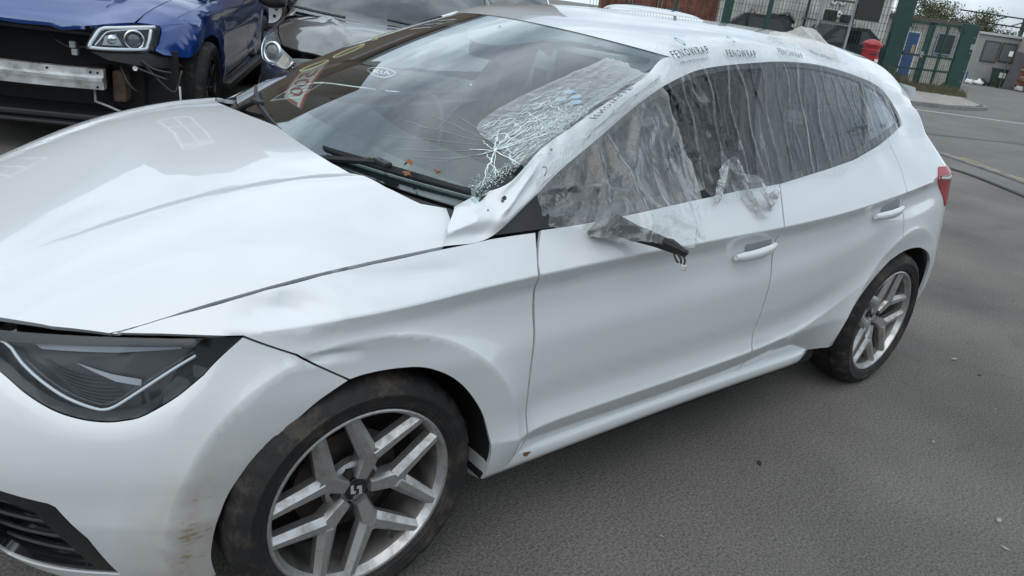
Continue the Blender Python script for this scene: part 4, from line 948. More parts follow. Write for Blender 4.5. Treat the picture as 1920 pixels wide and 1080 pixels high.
# --- blue SUV with its front bumper off
AW = warper(1.14, 1.06, ([0,.3,.7,1.0,1.2,1.44],[0,.36,.83,1.05,1.32,1.64]))
blue_paint = carpaint('blue_paint', (.004,.045,.23), .25, metal=.2, flake=.0)
suv = tag(put('blue_suv'), 'bright blue SUV with its front bumper removed, metal beam and wiring exposed', 'car')
build_shell(suv, blue_paint, h=.06, hr=.06, warp=AW, bumper=False)
greenhouse(suv, blue_paint, AW, interior)
BE = [(.045,0),(.06,-.14),(.02,-.222),(.06,-.30),(.115,-.377),(.20,-.47),(.270,-.538),(.40,-.557),(.596,-.600),(.756,-.628),(.95,-.65),(1.06,-.66),(.972,-.4),(.955,-.2),(.972,0)]
panel('bonnet', BE+[(x,-y) for x, y in BE[::-1][1:-1]], wrap2(bonnet, AW), blue_paint, suv, .04, th=.02)
for s_ in (-1, 1):
    wt = [(.285,-.552),(.40,-.562),(.596,-.605),(.756,-.633),(.95,-.655),(1.06,-.665),(1.12,-.70),(1.03,-.785),(.862,-.775),(.747,-.760),(.545,-.715),(.40,-.668),(.37,-.655)]
    panel('wing_top', [(x, -s_*y) for x, y in wt], wrap2(bonnet, AW), blue_paint, suv, .04, th=.01)
    f0 = side if s_ < 0 else mirrored(side)
    def off(d, f0=f0):
        def g(a, b):
            X = f0(a, b); N = fnormal(f0, np.asarray(a, float), np.asarray(b, float)); sg = np.sign(((X-CEN)*N).sum(-1, keepdims=True)); return AW(X+N*sg*d)
        return g
    # wing front edge beside the lamp
    panel('wing_front', [(.265,.738),(.40,.76),(.532,.747),(.654,.705),(.76,.645),(.62,.575),(.42,.548),(.20,.575),(.14,.598),(.20,.63),(.262,.69)], off(0), blue_paint, suv, .04)
    LP = [(-.354,.598),(-.324,.63),(-.221,.692),(-.175,.71),(-.131,.720),(.07,.735),(.24,.740),(.255,.719),(.241,.685),(.173,.624),(.119,.598),(-.127,.597),(-.314,.594)]
    hl = put('headlamp', suv)
    panel('housing', LP, off(-.05), simple('suv_housing_%d' % s_, (.05,.053,.06), .25), hl, .06, th=0)
    panel('lens', LP, off(0), clear_lens, hl, .05, th=.05)
    rim_ = [(-.330,.605),(-.305,.630),(-.21,.684),(-.16,.702),(-.11,.709),(.06,.722),(.225,.729)]
    for pl, rr in ((rim_, .011), ([(-.330,.605),(-.25,.603),(-.10,.605),(.04,.608),(.09,.620),(.15,.665),(.185,.705)], .010), ([(-.29,.618),(-.25,.640),(-.18,.675),(-.12,.692),(.04,.704),(.17,.711)], .004)):
        m = MB(); m.tube([tuple(off(-.012)(np.array(a), np.array(b))) for a, b in smoothline(pl, .02)], rr, 8); m.build('light_guide', simple('guide_%d%d' % (s_, int(rr*1000)), (.80,.82,.84), .2), hl, True)
    c_ = off(-.03)(np.array(.03), np.array(.662)); Mq = Matrix.Translation(Vector(c_)) @ Vector((-1, s_*.45, 0)).to_track_quat('Z','Y').to_matrix().to_4x4()
    m = MB(); m.lathe([(0,.03),(.03,.026),(.046,.012),(.048,0)], 24, 'z'); m.V = [tuple(Mq@Vector(v)) for v in m.V]; m.build('projector', simple('suv_proj_%d' % s_, (.10,.11,.12), .05, coat=1), hl, True)
    m = MB(); m.lathe([(.050,0),(.052,.03),(.062,.03),(.064,0)], 24, 'z'); m.V = [tuple(Mq@Vector(v)) for v in m.V]; m.build('projector_ring', chrome, hl, True)
    panel('reflector', [(-.24,.627),(-.10,.630),(-.08,.688),(-.17,.678)], off(-.028), simple('suv_refl_%d' % s_, (.30,.31,.33), .25, metal=.8), hl, .05, th=.01)
    m = MB(); m.lathe([(0,.012),(.02,.010),(.026,0)], 16, 'z', (0,0,0)); Mr = Matrix.Translation(Vector(off(-.01)(np.array(-.15), np.array(.655)))) @ Vector((-1, s_*.6, 0)).to_track_quat('Z','Y').to_matrix().to_4x4(); m.V = [tuple(Mr@Vector(v)) for v in m.V]; m.build('bulb', chrome, hl, True)
    # dark arch extension under the lamp
    panel('lamp_bracket', [(-.34,.586),(.11,.590),(.30,.556),(.40,.50),(.20,.50),(-.25,.545)], off(-.03), black_plastic, suv, .06, th=.02)
    door_mirror(suv, black_plastic, 1.66, s_*.95, 1.12)
gunmetal = simple('black_alloy', (.03,.03,.032), .3, metal=.6)
for x in (.96, 3.78):
    for s_ in (-1, 1): make_wheel(suv, (x, s_*.80, .36), s_, .36, .25, .12, style='y', alloy=gunmetal)
alu = simple('aluminium', (.74,.75,.76), .32, metal=.85, var=.2, vscale=12)
m = MB(); yb = -.43; 
for z0, z1, d in ((.532,.582,.0),(.508,.531,.030),(.455,.507,.004)):
    rings = []
    for y in np.linspace(-.43,.43*1.6,12):
        cx = .06+.10*(y/.7)**2; rings.append([(cx-d, y, z0),(cx-d, y, z1),(cx+.05, y, z1),(cx+.05, y, z0)])
    m.loft(rings)
m.build('bumper_beam', alu, suv, False)
for i, (y, z) in enumerate(((-.40,.56),(-.36,.56),(-.395,.47),(-.12,.565),(.25,.565))):
    m = MB(); m.lathe([(0,0),(.008,0)], 10, 'x', (.05+.10*(y/.7)**2, y, z)); m.build('bolt_hole', dark_void, suv)
for s_ in (-1, 1):
    m = MB(); m.cbox((.12,s_*.36-.05,.46),(.45,s_*.36+.05,.58), .01); m.build('crash_box', black_plastic, suv)
m = MB(); m.cbox((.34,-.60,.30),(.40,.60,.78), .01); m.build('radiator', dark_void, suv)
m = MB(); m.cbox((.14,-.62,.235),(.34,.62,.275), .012); m.build('undertray', black_plastic, suv)
m = MB(); m.cbox((.10,-.66,.20),(.16,.66,.225), .01); m.build('splitter', black_plastic, suv)
m = MB(); m.cbox((.24,-.64,.76),(.34,.64,.79), .01); m.build('slam_panel', black_plastic, suv)
for x0 in (.36,):
    m = MB(); m.box((.40,-.80,.26),(.46,.80,.70)); m.build('bulkhead', dark_void, suv)
m = MB(); m.cbox((.44,-.70,.20),(4.3,.70,.55), .03); m.build('underside', dark_void, suv)
cable = simple('cable', (.03,.03,.032), .5); pale = simple('pale_pipe', (.45,.46,.46), .4)
CABLES = [[(.25,-.35,.66),(.2,-.45,.63),(.22,-.58,.66),(.22,-.70,.60),(.25,-.80,.58)],[(.22,-.50,.60),(.18,-.55,.50),(.2,-.60,.44)],[(.24,-.62,.64),(.22,-.74,.52),(.25,-.82,.46),(.28,-.86,.60)],[(.26,-.10,.72),(.23,-.20,.68),(.25,-.33,.70)],[(.2,-.52,.63),(.2,-.66,.58),(.22,-.78,.54)]]
for pts in CABLES:
    m = MB(); m.tube(smoothline(pts, .03), .008, 6); m.build('cable', cable, suv, True)
for pts, rr in (([(.2,-.34,.46),(.18,-.345,.36),(.2,-.42,.33),(.2,-.55,.28)], .008),([(.25,-.85,.50),(.25,-.86,.25)], .007)):
    m = MB(); m.tube(pts, rr, 8); m.build('pipe', pale, suv, True)
m = MB(); m.lathe([(0,.02),(.012,.014),(.016,0)], 12, 'x', (.17,-.60,.60)); m.build('lamp_plug', simple('white_plug', (.8,.8,.8), .4), suv, True)
for y, z in ((-.235,.655),(-.225,.70)):
    m = MB(); m.cbox((.2,y-.018,z-.02),(.24,y+.018,z+.02), .005); m.build('connector', pale, suv)
m = MB(); m.cbox((.22,-.52,.36),(.36,-.44,.56), .02); m.build('horn', simple('rusty', (.10,.06,.04), .8, var=.4, vscale=30), suv)
for x0, x1 in ((1.25,2.95),):
    for s_ in (-1, 1):
        m = MB(); m.cbox((x0*1.14,s_*.93-.04,.30),(x1*1.14,s_*.93+.04,.36), .015); m.build('side_skirt', black_plastic, suv)
place(suv, (.84,3.49), (-.497,-.868), .06, .02)
# --- dark car far behind with a wheel trim showing, and two white cars behind the roof
def simple_car(name, label, pm, warp, O, head, z0):
    c = tag(put(name), label, 'car'); build_shell(c, pm, h=.10, hr=.12, warp=warp, bumper=True); plain_bonnet(c, pm, warp); greenhouse(c, pm, warp, interior)
    for x in (.84, 3.404):
        for s_ in (-1, 1):
            q = warp(np.array([x, s_*.757, .305])); make_wheel(c, tuple(q), s_, .31, .21, .10, style='trim' if name == 'black_car' and s_ < 0 else 'plain', alloy=trim_m)
            if x > 2 and s_ < 0 and name == 'black_car':
                pass
    m = MB(); m.cbox((.4,-.7,.2),(3.9,.7,.45), .03); m.build('underside', dark_void, c)
    place(c, O, head, z0, .0); return c
trim_m = simple('silver_trim', (.45,.46,.47), .35, metal=.7)
W0 = warper(1.0, 1.0, ([0,1.44],[0,1.47]))
white2 = carpaint('white_paint_plain', (.76,.77,.78), .35)
black_paint = carpaint('black_paint', (.012,.012,.014), .25)
bc = simple_car('black_car', 'black car standing sideways behind the blue SUV, silver wheel trim showing', black_paint, W0, (5.265,12.615), (-.92,.38), .27)
wc1 = simple_car('white_car', 'white car whose roof shows just behind the roof aerial', white2, W0, (6.3,2.9), (-.66,-.75), .02)
wc2 = simple_car('white_car', 'white car whose roof arch shows behind the middle of the roof', white2, warper(1.0,1.0,([0,1.44],[0,1.50])), (6.4,5.9), (-.62,-.78), .1)
# ---------------------------------------------------------------- street beyond the car
# a = metres to the right of the camera axis, d = metres ahead of the camera
_e1 = np.array([math.cos(YAW), -math.sin(YAW), 0]); _e2 = np.array([math.sin(YAW), math.cos(YAW), 0])
def st(a, d, z=0): p = np.array([CP[0],CP[1],0])+_e1*a+_e2*d; return (float(p[0]), float(p[1]), float(z))
def stroot(name, a, d, rot=0): o = put(name); o.location = st(a, d); o.rotation_euler = (0,0,-YAW+rot); return o
def sheet(name, pts, z, mat, parent=None): return mesh(name, [st(a, d, z) for a, d in pts], [tuple(range(len(pts)))], mat, parent)
concrete = simple('pavement_concrete', (.30,.285,.26), .9, var=.2, vscale=3, bump=.3, bscale=90)
kerb_m = simple('kerb_stone', (.20,.195,.19), .9, var=.25, vscale=6, bump=.3, bscale=60)
yellow_m = simple('road_yellow', (.50,.37,.09), .8, var=.45, vscale=25); white_line = simple('road_white', (.60,.60,.58), .8, var=.35, vscale=18)
tag(sheet('road', [(6.55,2),(6.50,9),(6.2,12),(5.8,14),(3,15.5),(-6,17.5),(-6,21),(6,21.2),(9.8,21.4),(11.3,21.8),(12.6,22.9),(13.3,23.9),(15.2,29),(22,46),(60,60),(60,2)], .004, road_m), None, None, None, 'structure')
tag(sheet('footway', [(5.75,2),(5.78,9),(5.55,10.6),(5.3,13),(3,14.7),(3,15.3),(5.75,13.9),(6.05,12),(6.30,10),(6.35,2)], .004, asphalt('footway_surface', (.155,.15,.145), .3, .2)), None, None, None, 'structure')
def kerb(name, pts, w, h, mat):
    P = [np.array(st(a, d)) for a, d in pts]; m = MB(); rings = []
    for i, p in enumerate(P):
        t = P[min(i+1,len(P)-1)]-P[max(i-1,0)]; t /= np.linalg.norm(t); n_ = np.array([-t[1], t[0], 0])
        rings.append([tuple(p-n_*w/2+np.array([0,0,-.02])), tuple(p-n_*w/2+np.array([0,0,h])), tuple(p+n_*w*.35+np.array([0,0,h])), tuple(p+n_*w/2+np.array([0,0,h*.6])), tuple(p+n_*w/2+np.array([0,0,-.02]))])
    m.loft(rings); return tag(m.build(name, mat), None, None, None, 'structure')
kerb('kerb', smoothline([(5.72,2),(5.74,9.07),(5.53,10.6),(5.25,13),(3.0,14.7)], .5), .06, .022, simple('drain_edge', (.05,.05,.05), .8))
kerb('kerb', smoothline([(6.42,2),(6.40,9.2),(6.16,11.6),(5.8,13.6)], .5), .11, .03, kerb_m)
kerb('kerb', smoothline([(-6,21.1),(6,21.25),(9.8,21.45),(11.25,21.85),(12.55,22.95),(13.3,23.95),(13.8,25.5),(14.4,27.6)], .4), .14, .10, kerb_m)
tag(sheet('pavement', [(-6,21.17),(6,21.32),(9.8,21.52),(11.2,21.93),(12.45,23.0),(13.2,24.0),(13.7,25.6),(14.3,27.7),(14.6,29.5),(-6,29.5)], .10, concrete), None, None, None, 'structure')
tag(sheet('yard_floor', [(15.2,29),(22,46),(30,52),(24,60),(10,60),(10,30),(14,29.6)], .004, asphalt('far_yard', (.12,.12,.118), .2, .2)), None, None, None, 'structure')
# painted lines, worn into separate dashes
segs = [(6.62,8.2,9.0),(6.55,9.1,9.9),(6.50,10.0,10.6),(6.40,10.75,11.2),(6.30,11.3,12.0),(6.15,12.1,12.9)]
for i, (a, d0, d1) in enumerate(segs):
    sl = -.16; q = [(a+.05,d0),(a+.05+sl*(d1-d0),d1),(a+.10+sl*(d1-d0),d1),(a+.10,d0)]
    tag(sheet('yellow_line', q, .009, yellow_m), None, None, None, 'structure')
    if i % 2 == 0:
        q2 = [(x+.14, y) for x, y in q]; q2[1] = (q2[1][0], d0+(d1-d0)*.6); q2[2] = (q2[2][0], d0+(d1-d0)*.6); tag(sheet('yellow_line', q2, .009, yellow_m), None, None, None, 'structure')
tag(sheet('white_line', [(8.0,19.78),(13.5,20.3),(13.5,20.42),(8.0,19.90)], .009, white_line), None, None, None, 'structure')
tag(sheet('white_line', [(13.6,20.3),(24,21.2),(24,21.32),(13.6,20.42)], .009, white_line), None, None, None, 'structure')
tag(sheet('tar_seam', [(6.6,14.25),(9.2,14.95),(16,15.8),(16,15.87),(9.2,15.02),(6.6,14.32)], .008, simple('tar', (.035,.035,.036), .6)), None, None, None, 'structure')
# ---- green gate and fence
green = simple('green_steel', (.012,.050,.042), .45, var=.2, vscale=5); wire_m = simple('wire', (.012,.035,.03), .5); galv = simple('galvanised', (.30,.31,.32), .5, metal=.5)
gp = tag(stroot('gate_post', 11.85, 28.0), 'tall dark green steel gate post beside the red postbox', 'gate post')
m = MB(); m.cbox((-.27,-.12,0),(.27,.12,4.6), .01); m.build('post', green, gp)
for z in (.5,1.2,2.1):
    m = MB(); m.cbox((.27,-.06,z),(.36,.02,z+.09), .008); m.tube([(.33,-.07,z-.04),(.33,-.07,z+.13)], .02, 8); m.build('hinge', green, gp, True, 40)
m = MB(); m.cbox((-.30,-.16,0),(.30,.16,.05), .01); m.build('base_plate', green, gp)
gt = tag(stroot('gate', 13.05, 28.0), 'dark green steel gate with wire mesh in front of the blue door', 'gate')
def bar(x0, z0, x1, z1, w=.035, y0=-.03, y1=.03):
    m = MB(); d = Vector((x1-x0, 0, z1-z0)); n_ = Vector((-d.z, 0, d.x)).normalized()*w; P = [Vector((x0,0,z0))-n_, Vector((x1,0,z1))-n_, Vector((x1,0,z1))+n_, Vector((x0,0,z0))+n_]
    m.add([(p.x, y0, p.z) for p in P]+[(p.x, y1, p.z) for p in P], [(0,1,2,3),(7,6,5,4),(0,4,5,1),(1,5,6,2),(2,6,7,3),(3,7,4,0)]); return m
for (x0,z0,x1,z1,w,nm) in [(-1.03,.28,-1.03,2.26,.05,'stile'),(-.18,.1,-.18,2.32,.07,'stile'),(-.06,.1,-.06,2.32,.03,'stile'),(.40,.28,.40,2.26,.04,'stile'),(.94,.28,.94,2.26,.04,'stile'),(-1.03,2.24,.94,2.30,.04,'rail'),(-1.03,1.20,.94,1.24,.035,'rail'),(-1.03,.74,.94,.80,.035,'rail'),(-1.03,.24,.94,.30,.04,'rail'),(.72,2.3,.94,2.08,.05,'gusset'),(.72,.26,.94,.50,.05,'gusset')]:
    bar(x0,z0,x1,z1,w).build(nm, green, gt)
def wires(x0, x1, z0, z1, px, pz, r=.004):
    m = MB()
    for x in np.arange(x0, x1, px): m.box((x-r,-r,z0),(x+r,r,z1))
    for z in np.arange(z0, z1, pz): m.box((x0,-r-.008,z-r),(x1,r-.008,z+r))
    return m
w_ = wires(-1.0,.9,.32,2.22,.075,.22).build('wire_mesh', wire_m, gt); w_['kind'] = 'stuff'
m = MB(); m.cbox((-.30,-.08,1.15),(-.20,.0,1.35), .01); m.tube([(-.26,-.09,1.25),(-.14,-.09,1.25)], .012, 8); m.build('latch', galv, gt, True, 40)
ge = tag(stroot('gate_end_post', 14.24, 28.1), 'broad green end post of the gate, bolts on its face', 'gate post')
m = MB(); m.cbox((-.25,-.10,0),(.25,.10,2.42), .012); m.build('post', green, ge)
for z in (.25,.55,.9,1.5,2.0):
    m = MB(); m.lathe([(0,-.02),(.018,-.018),(.022,0)], 8, 'y', (.17,-.10,z)); m.build('bolt', galv, ge)
m = MB(); m.cbox((.12,-.125,1.62),(.24,-.10,1.80), .005); m.build('lock_plate', galv, ge)
posts = [(5.55,.12,green,'third mesh fence post from the postbox, widest of the row'),(6.85,.06,green,'slim green mesh fence post behind the white roof'),(8.42,.035,galv,'thin grey pole standing between the fence and the discs'),(3.9,.05,green,'slim green fence post in front of the rusty red container'),(9.45,.035,galv,'grey pole carrying the black square board')]
for a, w, mt, lb in posts:
    o = tag(stroot('fence_post', a, 26.0), lb, 'post', 'posts along the mesh fence'); m = MB(); m.cbox((-w,-w,0),(w,w,4.2), .01); m.build('shaft', mt, o)
    m = MB(); m.cbox((-w-.02,-w-.02,4.2),(w+.02,w+.02,4.25), .008); m.build('cap', mt, o)
for i, (a0, a1, lb) in enumerate([(1.2,3.85,'green wire mesh panel in front of the red container, nearest the aerial'),(3.95,5.43,'green wire mesh panel in front of the red container, beside the wide post'),(5.67,6.79,'narrow green wire mesh panel right of the wide post'),(6.91,8.38,'green wire mesh panel in front of the black scrap car'),(8.46,9.41,'green wire mesh panel left of the black square board'),(9.49,11.58,'green wire mesh panel behind the red postbox')]):
    o = tag(stroot('mesh_fence', a0, 26.0), lb, 'fence', 'mesh fence panels'); w_ = wires(0,a1-a0,.1,4.0,.10,.24,.005).build('wire_mesh', wire_m, o); w_['kind'] = 'stuff'
    for z in (.1, 4.0):
        m = MB(); m.box((0,-.012,z-.015),(a1-a0,.012,z+.015)); m.build('rail', green, o)
o = tag(stroot('notice_board', 9.88, 25.9), 'black square board on a grey pole above the postbox', 'sign'); m = MB(); m.cbox((-.38,-.02,2.02),(.38,.02,2.85), .01); m.build('board', black_plastic, o)
m = MB(); m.box((-.40,-.01,2.0),(.40,.03,2.03)); m.build('frame', galv, o)
# ---- red postbox
red = simple('postbox_red', (.33,.02,.024), .35, coat=.3, var=.12, vscale=6)
pb = tag(stroot('postbox', 9.12, 23.0), 'red cylindrical postbox with a white notice plate beside the green gate post', 'postbox')
m = MB(); m.lathe([(.0,.14),(.225,.14),(.225,1.30),(.23,1.32)], 32, 'z'); m.build('body', red, pb, True, 40)
m = MB(); m.lathe([(.235,.0),(.235,.14),(.225,.15)], 32, 'z'); m.build('base', black_gloss, pb, True, 40)
m = MB(); m.lathe([(.23,1.30),(.265,1.33),(.272,1.37),(.26,1.40),(.20,1.46),(.10,1.50),(0,1.51)], 32, 'z'); m.build('cap', red, pb, True, 40)
m = MB(); m.lathe([(.228,1.20),(.236,1.21),(.236,1.23),(.228,1.24)], 32, 'z'); m.build('collar', red, pb, True, 40)
m = MB(); m.cbox((-.02,-.238,.72),(.14,-.20,1.06), .01, Matrix.Rotation(math.radians(20), 4, 'Z')); m.build('door_frame', red, pb)
m = MB(); m.cbox((.0,-.246,.80),(.12,-.232,1.0), .004, Matrix.Rotation(math.radians(20), 4, 'Z')); m.build('notice_plate', simple('notice_white', (.75,.74,.70), .5), pb)
m = MB(); m.cbox((-.11,-.236,1.10),(.11,-.215,1.135), .005); m.build('slot', black_plastic, pb)
# ---- corrugated sheds behind the fence
def ribbed(name, w, h, pitch, depth, mat, parent):
    m = MB(); n = int(w/pitch); V = []; F = []
    for i in range(n+1):
        for fx, dy in ((0,0),(.35,0),(.5,-depth),(.85,-depth)):
            x = (i+fx)*pitch; V += [(x,dy,0),(x,dy,h)]
    for i in range(len(V)//2-1): F.append((2*i,2*i+2,2*i+3,2*i+1))
    return mesh(name, V, F, mat, parent)
shed_w = simple('pale_cladding', (.50,.50,.48), .7, var=.3, vscale=2.2); shed_r = simple('rusty_red_cladding', (.20,.075,.05), .8, var=.5, vscale=3)
sh = tag(stroot('corrugated_shed', 6.7, 33.0), 'pale corrugated metal shed behind the fence with round wheel trims hung on it', 'shed'); ribbed('cladding', 6.6, 4.8, .16, .05, shed_w, sh); m = MB(); m.box((0,.01,4.8),(6.6,3,4.95)); m.build('roof', shed_w, sh); m = MB(); m.box((.02,.02,0),(6.55,2.9,4.79)); m.build('core', shed_w, sh)
sh2 = tag(stroot('red_container', 2.0, 33.5), 'rusty red corrugated container behind the mesh fence', 'container'); ribbed('cladding', 4.6, 2.6, .25, .05, shed_r, sh2); m = MB(); m.box((0,.01,2.6),(4.6,2.4,2.68)); m.build('roof', shed_r, sh2); m = MB(); m.box((.02,.02,0),(4.55,2.35,2.59)); m.build('core', shed_r, sh2)
for x in (1.1,1.25,2.3,2.45):
    m = MB(); m.tube([(x,-.09,.15),(x,-.09,2.5)], .02, 6); m.build('door_bar', galv, sh2)
disc = simple('trim_white', (.72,.72,.70), .4)
for i, (a, z, lb) in enumerate([(11.1,2.72,'white wheel trim on the shed, upper one nearer the grey pole'),(11.42,2.74,'white wheel trim on the shed, upper one nearer the black board'),(11.08,2.25,'white wheel trim on the shed, lower one nearer the grey pole'),(11.40,2.27,'white wheel trim on the shed, lower one nearer the black board')]):
    o = tag(stroot('wheel_trim', a, 32.9), lb, 'wheel trim', 'round trims hung on the shed'); m = MB(); m.lathe([(.035,-.04),(.06,-.05),(.12,-.035),(.14,-.01),(.14,0)], 24, 'y', (0,0,z)); m.build('disc', disc, o, True, 40); m = MB(); m.lathe([(0,-.03),(.035,-.03),(.036,0)], 12, 'y', (0,0,z)); m.build('hub', black_plastic, o)
# ---- heaps of dark car parts behind the fence
scrap_d = simple('scrap_dark', (.022,.024,.028), .45, var=.5, vscale=4); scrap_g = simple('scrap_grey', (.16,.165,.17), .5, var=.4, vscale=5, metal=.4); scrap_b = simple('scrap_brown', (.16,.10,.05), .8, var=.5, vscale=6); blue_drum = simple('drum_blue', (.02,.10,.32), .5)
def scrap_car(a, d, rot, lb, warp):
    c = tag(stroot('scrap_car', a, d, rot), lb, 'car', 'scrapped cars behind the fence'); c.scale = (1,1,1.28)
    m = MB(); P = [(0,.35),(.0,.72),(.95,.92),(1.7,1.42),(3.0,1.44),(3.8,1.0),(4.0,.6),(3.95,.35)]
    m.loft([[(x,y*.8*(1-.12*(z > 1)),z) for x, z in P] for y in (-1,-.9,.9,1)]); m.build('body', scrap_d, c, True, 30)
    for y in (-.83,.83):
        m = MB(); m.add([(1.35,y*.93,.96),(1.85,y*.90,1.34),(2.9,y*.90,1.35),(3.35,y*.93,1.02)], [(0,1,2,3)]); m.build('window', black_gloss, c)
    for x in (.8, 3.2):
        for y in (-.75,.75):
            m = MB(); m.lathe([(0,-.1),(.31,-.1),(.31,.1),(0,.1)], 20, 'y', (x,y,.31)); m.build('wheel', tyre_m, c, True, 40)
scrap_car(8.3, 29.4, .2, 'black scrap car behind the fence left of the postbox', None)
scrap_car(5.4, 30.6, -.15, 'dark scrap car behind the fence beside the red container', None)
def heap(name, a, d, lb, cat, build):
    o = tag(stroot(name, a, d), lb, cat); build(o)
def eng(o):
    m = MB(); m.cbox((-.45,-.3,1.42),(.35,.3,1.95), .06); m.build('block', scrap_d, o)
    m = MB(); m.tube([(-.3,-.32,1.9),(.1,-.36,2.05),(.4,-.3,1.7)], .06, 8); m.build('manifold', scrap_g, o, True)
    m = MB(); m.lathe([(0,-.34),(.12,-.34),(.12,-.30)], 16, 'y', (.1,0,1.62)); m.build('pulley', scrap_g, o)
    m = MB(); m.box((-.6,-.4,0),(-.5,.4,1.42)); m.box((.4,-.4,0),(.5,.4,1.42)); m.box((-.6,-.4,1.36),(.5,.4,1.42)); m.build('stand', scrap_d, o)
heap('engine', 8.75, 31.2, 'dark engine on a stand in front of the pale shed', 'engine', eng)
def stackp(o):
    m = MB(); m.cbox((-.7,-.3,.0),(.7,.3,1.2), .05); m.build('crate', scrap_d, o)
    m = MB(); m.add([(-.55,-.2,1.2),(.1,-.2,1.2),(-.15,-.1,1.95),(-.5,.2,1.2),(.1,.2,1.2),(-.15,.1,1.95)], [(0,1,2),(5,4,3),(0,2,5,3),(1,4,5,2),(0,3,4,1)]); m.build('guard', scrap_b, o)
    m = MB(); m.tube([(-.65,-.3,1.2),(-.35,-.32,2.0)], .05, 8); m.build('strut', scrap_g, o)
heap('parts_crate', 7.75, 30.9, 'dark crate topped with brown and grey metal parts', 'crate', stackp)
def doorpile(o):
    for i in range(4):
        M_ = Matrix.Translation((.12*i,0,0)) @ Matrix.Rotation(math.radians(8+3*i), 4, 'Y')
        m = MB(); m.cbox((-.03,-.6,0),(.03,.6,1.3+.1*i), .02, M_); m.build('panel', [scrap_d,scrap_g,scrap_d,scrap_g][i], o)
heap('car_door_stack', 9.6, 30.0, 'stack of leaning dark car panels near the grey pole', 'car panels', doorpile)
for a, d, lb in ((3.15,30.0,'blue drum behind the fence at the far left of the mesh'),(4.45,30.2,'blue drum in front of the red container near the wide post')):
    o = tag(stroot('drum', a, d), lb, 'drum', 'blue drums'); m = MB(); m.lathe([(0,0),(.29,0),(.29,.3),(.30,.32),(.29,.34),(.29,.62),(.30,.64),(.29,.66),(.29,1.55),(.27,1.58),(0,1.58)], 24, 'z'); m.build('shell', blue_drum, o, True, 40)
def shelf(o):
    for x in (-.9,.9):
        m = MB(); m.box((x-.04,-.04,0),(x+.04,.04,3.2)); m.build('upright', scrap_d, o)
    for z in (1.0,1.9,2.7):
        m = MB(); m.box((-.95,-.3,z),(.95,.3,z+.06)); m.build('shelf', scrap_g, o)
    for i, (x, z, s) in enumerate(((-.5,1.06,.35),(.2,1.06,.45),(.0,1.96,.4),(.6,1.96,.3))):
        m = MB(); m.cbox((x-s/2,-.2,z),(x+s/2,.2,z+s), .04); m.build('part', scrap_d, o)
heap('parts_rack', 10.6, 31.5, 'steel rack of dark car parts in front of the pale shed', 'rack', shelf)
# ---- low building with the blue door
wall_b = simple('beige_cladding', (.34,.33,.29), .8, var=.2, vscale=2)
bd_ = tag(stroot('clad_building', 12.9, 36.4), 'low beige clad building with a blue door behind the gate', 'building')
ribbed('cladding', 5.9, 2.55, .20, .03, wall_b, bd_); m = MB(); m.box((.02,.02,0),(5.85,5,2.54)); m.build('core', wall_b, bd_); m = MB(); m.box((-.1,-.15,2.55),(6.0,5.1,2.72)); m.build('roof', simple('roof_felt', (.10,.085,.07), .9, var=.3), bd_)
bl = simple('door_blue', (.03,.075,.21), .5)
dr = put('door', bd_); m = MB(); m.cbox((2.92,-.10,.02),(3.42,-.05,2.05), .01); m.build('leaf', bl, dr)
m = MB(); m.box((2.86,-.09,.0),(2.92,-.04,2.11)); m.box((3.42,-.09,0),(3.48,-.04,2.11)); m.box((2.86,-.09,2.05),(3.48,-.04,2.11)); m.build('frame', simple('door_white', (.55,.55,.53), .5), dr)
m = MB(); m.cbox((3.2,-.115,1.2),(3.35,-.10,1.55), .01); m.build('poster', simple('poster_tan', (.40,.28,.12), .6), dr)
for x0, x1, z0, z1 in ((4.25,4.95,1.35,2.15),(1.15,1.65,1.5,2.2)):
    w_ = put('window', bd_); m = MB(); m.box((x0,-.06,z0),(x1,-.04,z1)); m.build('pane', black_gloss, w_); m = MB()
    for a_, b_ in (((x0-.05,-.09,z0-.05),(x1+.05,-.03,z0)),((x0-.05,-.09,z1),(x1+.05,-.03,z1+.05)),((x0-.05,-.09,z0),(x0,-.03,z1)),((x1,-.09,z0),(x1+.05,-.03,z1))): m.box(a_, b_)
    m.build('frame', simple('win_frame_%d' % int(x0*10), (.18,.25,.33), .5), w_)
# ---- grey cabin, brick wall, bins at the far right
cabm = simple('grey_render', (.30,.30,.30), .8, var=.08, vscale=2)
cb = tag(stroot('grey_cabin', 22.6, 45.0), 'grey flat-roofed cabin with two shuttered windows', 'building')
m = MB(); m.box((0,0,0),(3.4,4,2.62)); m.build('wall', cabm, cb); m = MB(); m.box((-.1,-.12,2.62),(3.5,4.1,2.74)); m.build('roof', simple('cabin_trim', (.48,.48,.46), .7), cb)
for x0, x1, z0, z1 in ((1.25,2.0,1.30,2.28),(2.2,2.9,1.40,2.28)):
    w_ = put('window', cb); m = MB(); m.box((x0,-.05,z0),(x1,-.01,z1)); m.build('shutter', simple('shutter_%d' % int(x0*10), (.13,.14,.15), .5), w_); m = MB()
    for a_, b_ in (((x0-.06,-.07,z0-.06),(x1+.06,-.0,z0)),((x0-.06,-.07,z1),(x1+.06,-.0,z1+.06)),((x0-.06,-.07,z0),(x0,-.0,z1)),((x1,-.07,z0),(x1+.06,-.0,z1))): m.box(a_, b_)
    m.build('frame', simple('shutter_frame_%d' % int(x0*10), (.07,.07,.07), .6), w_)
m = MB(); m.tube([(.35,-.08,.1),(.42,-.08,2.55)], .07, 8); m.build('drainpipe', black_plastic, cb)
brick_base = simple('mortar', (.30,.28,.25), .9, var=.2, vscale=6)
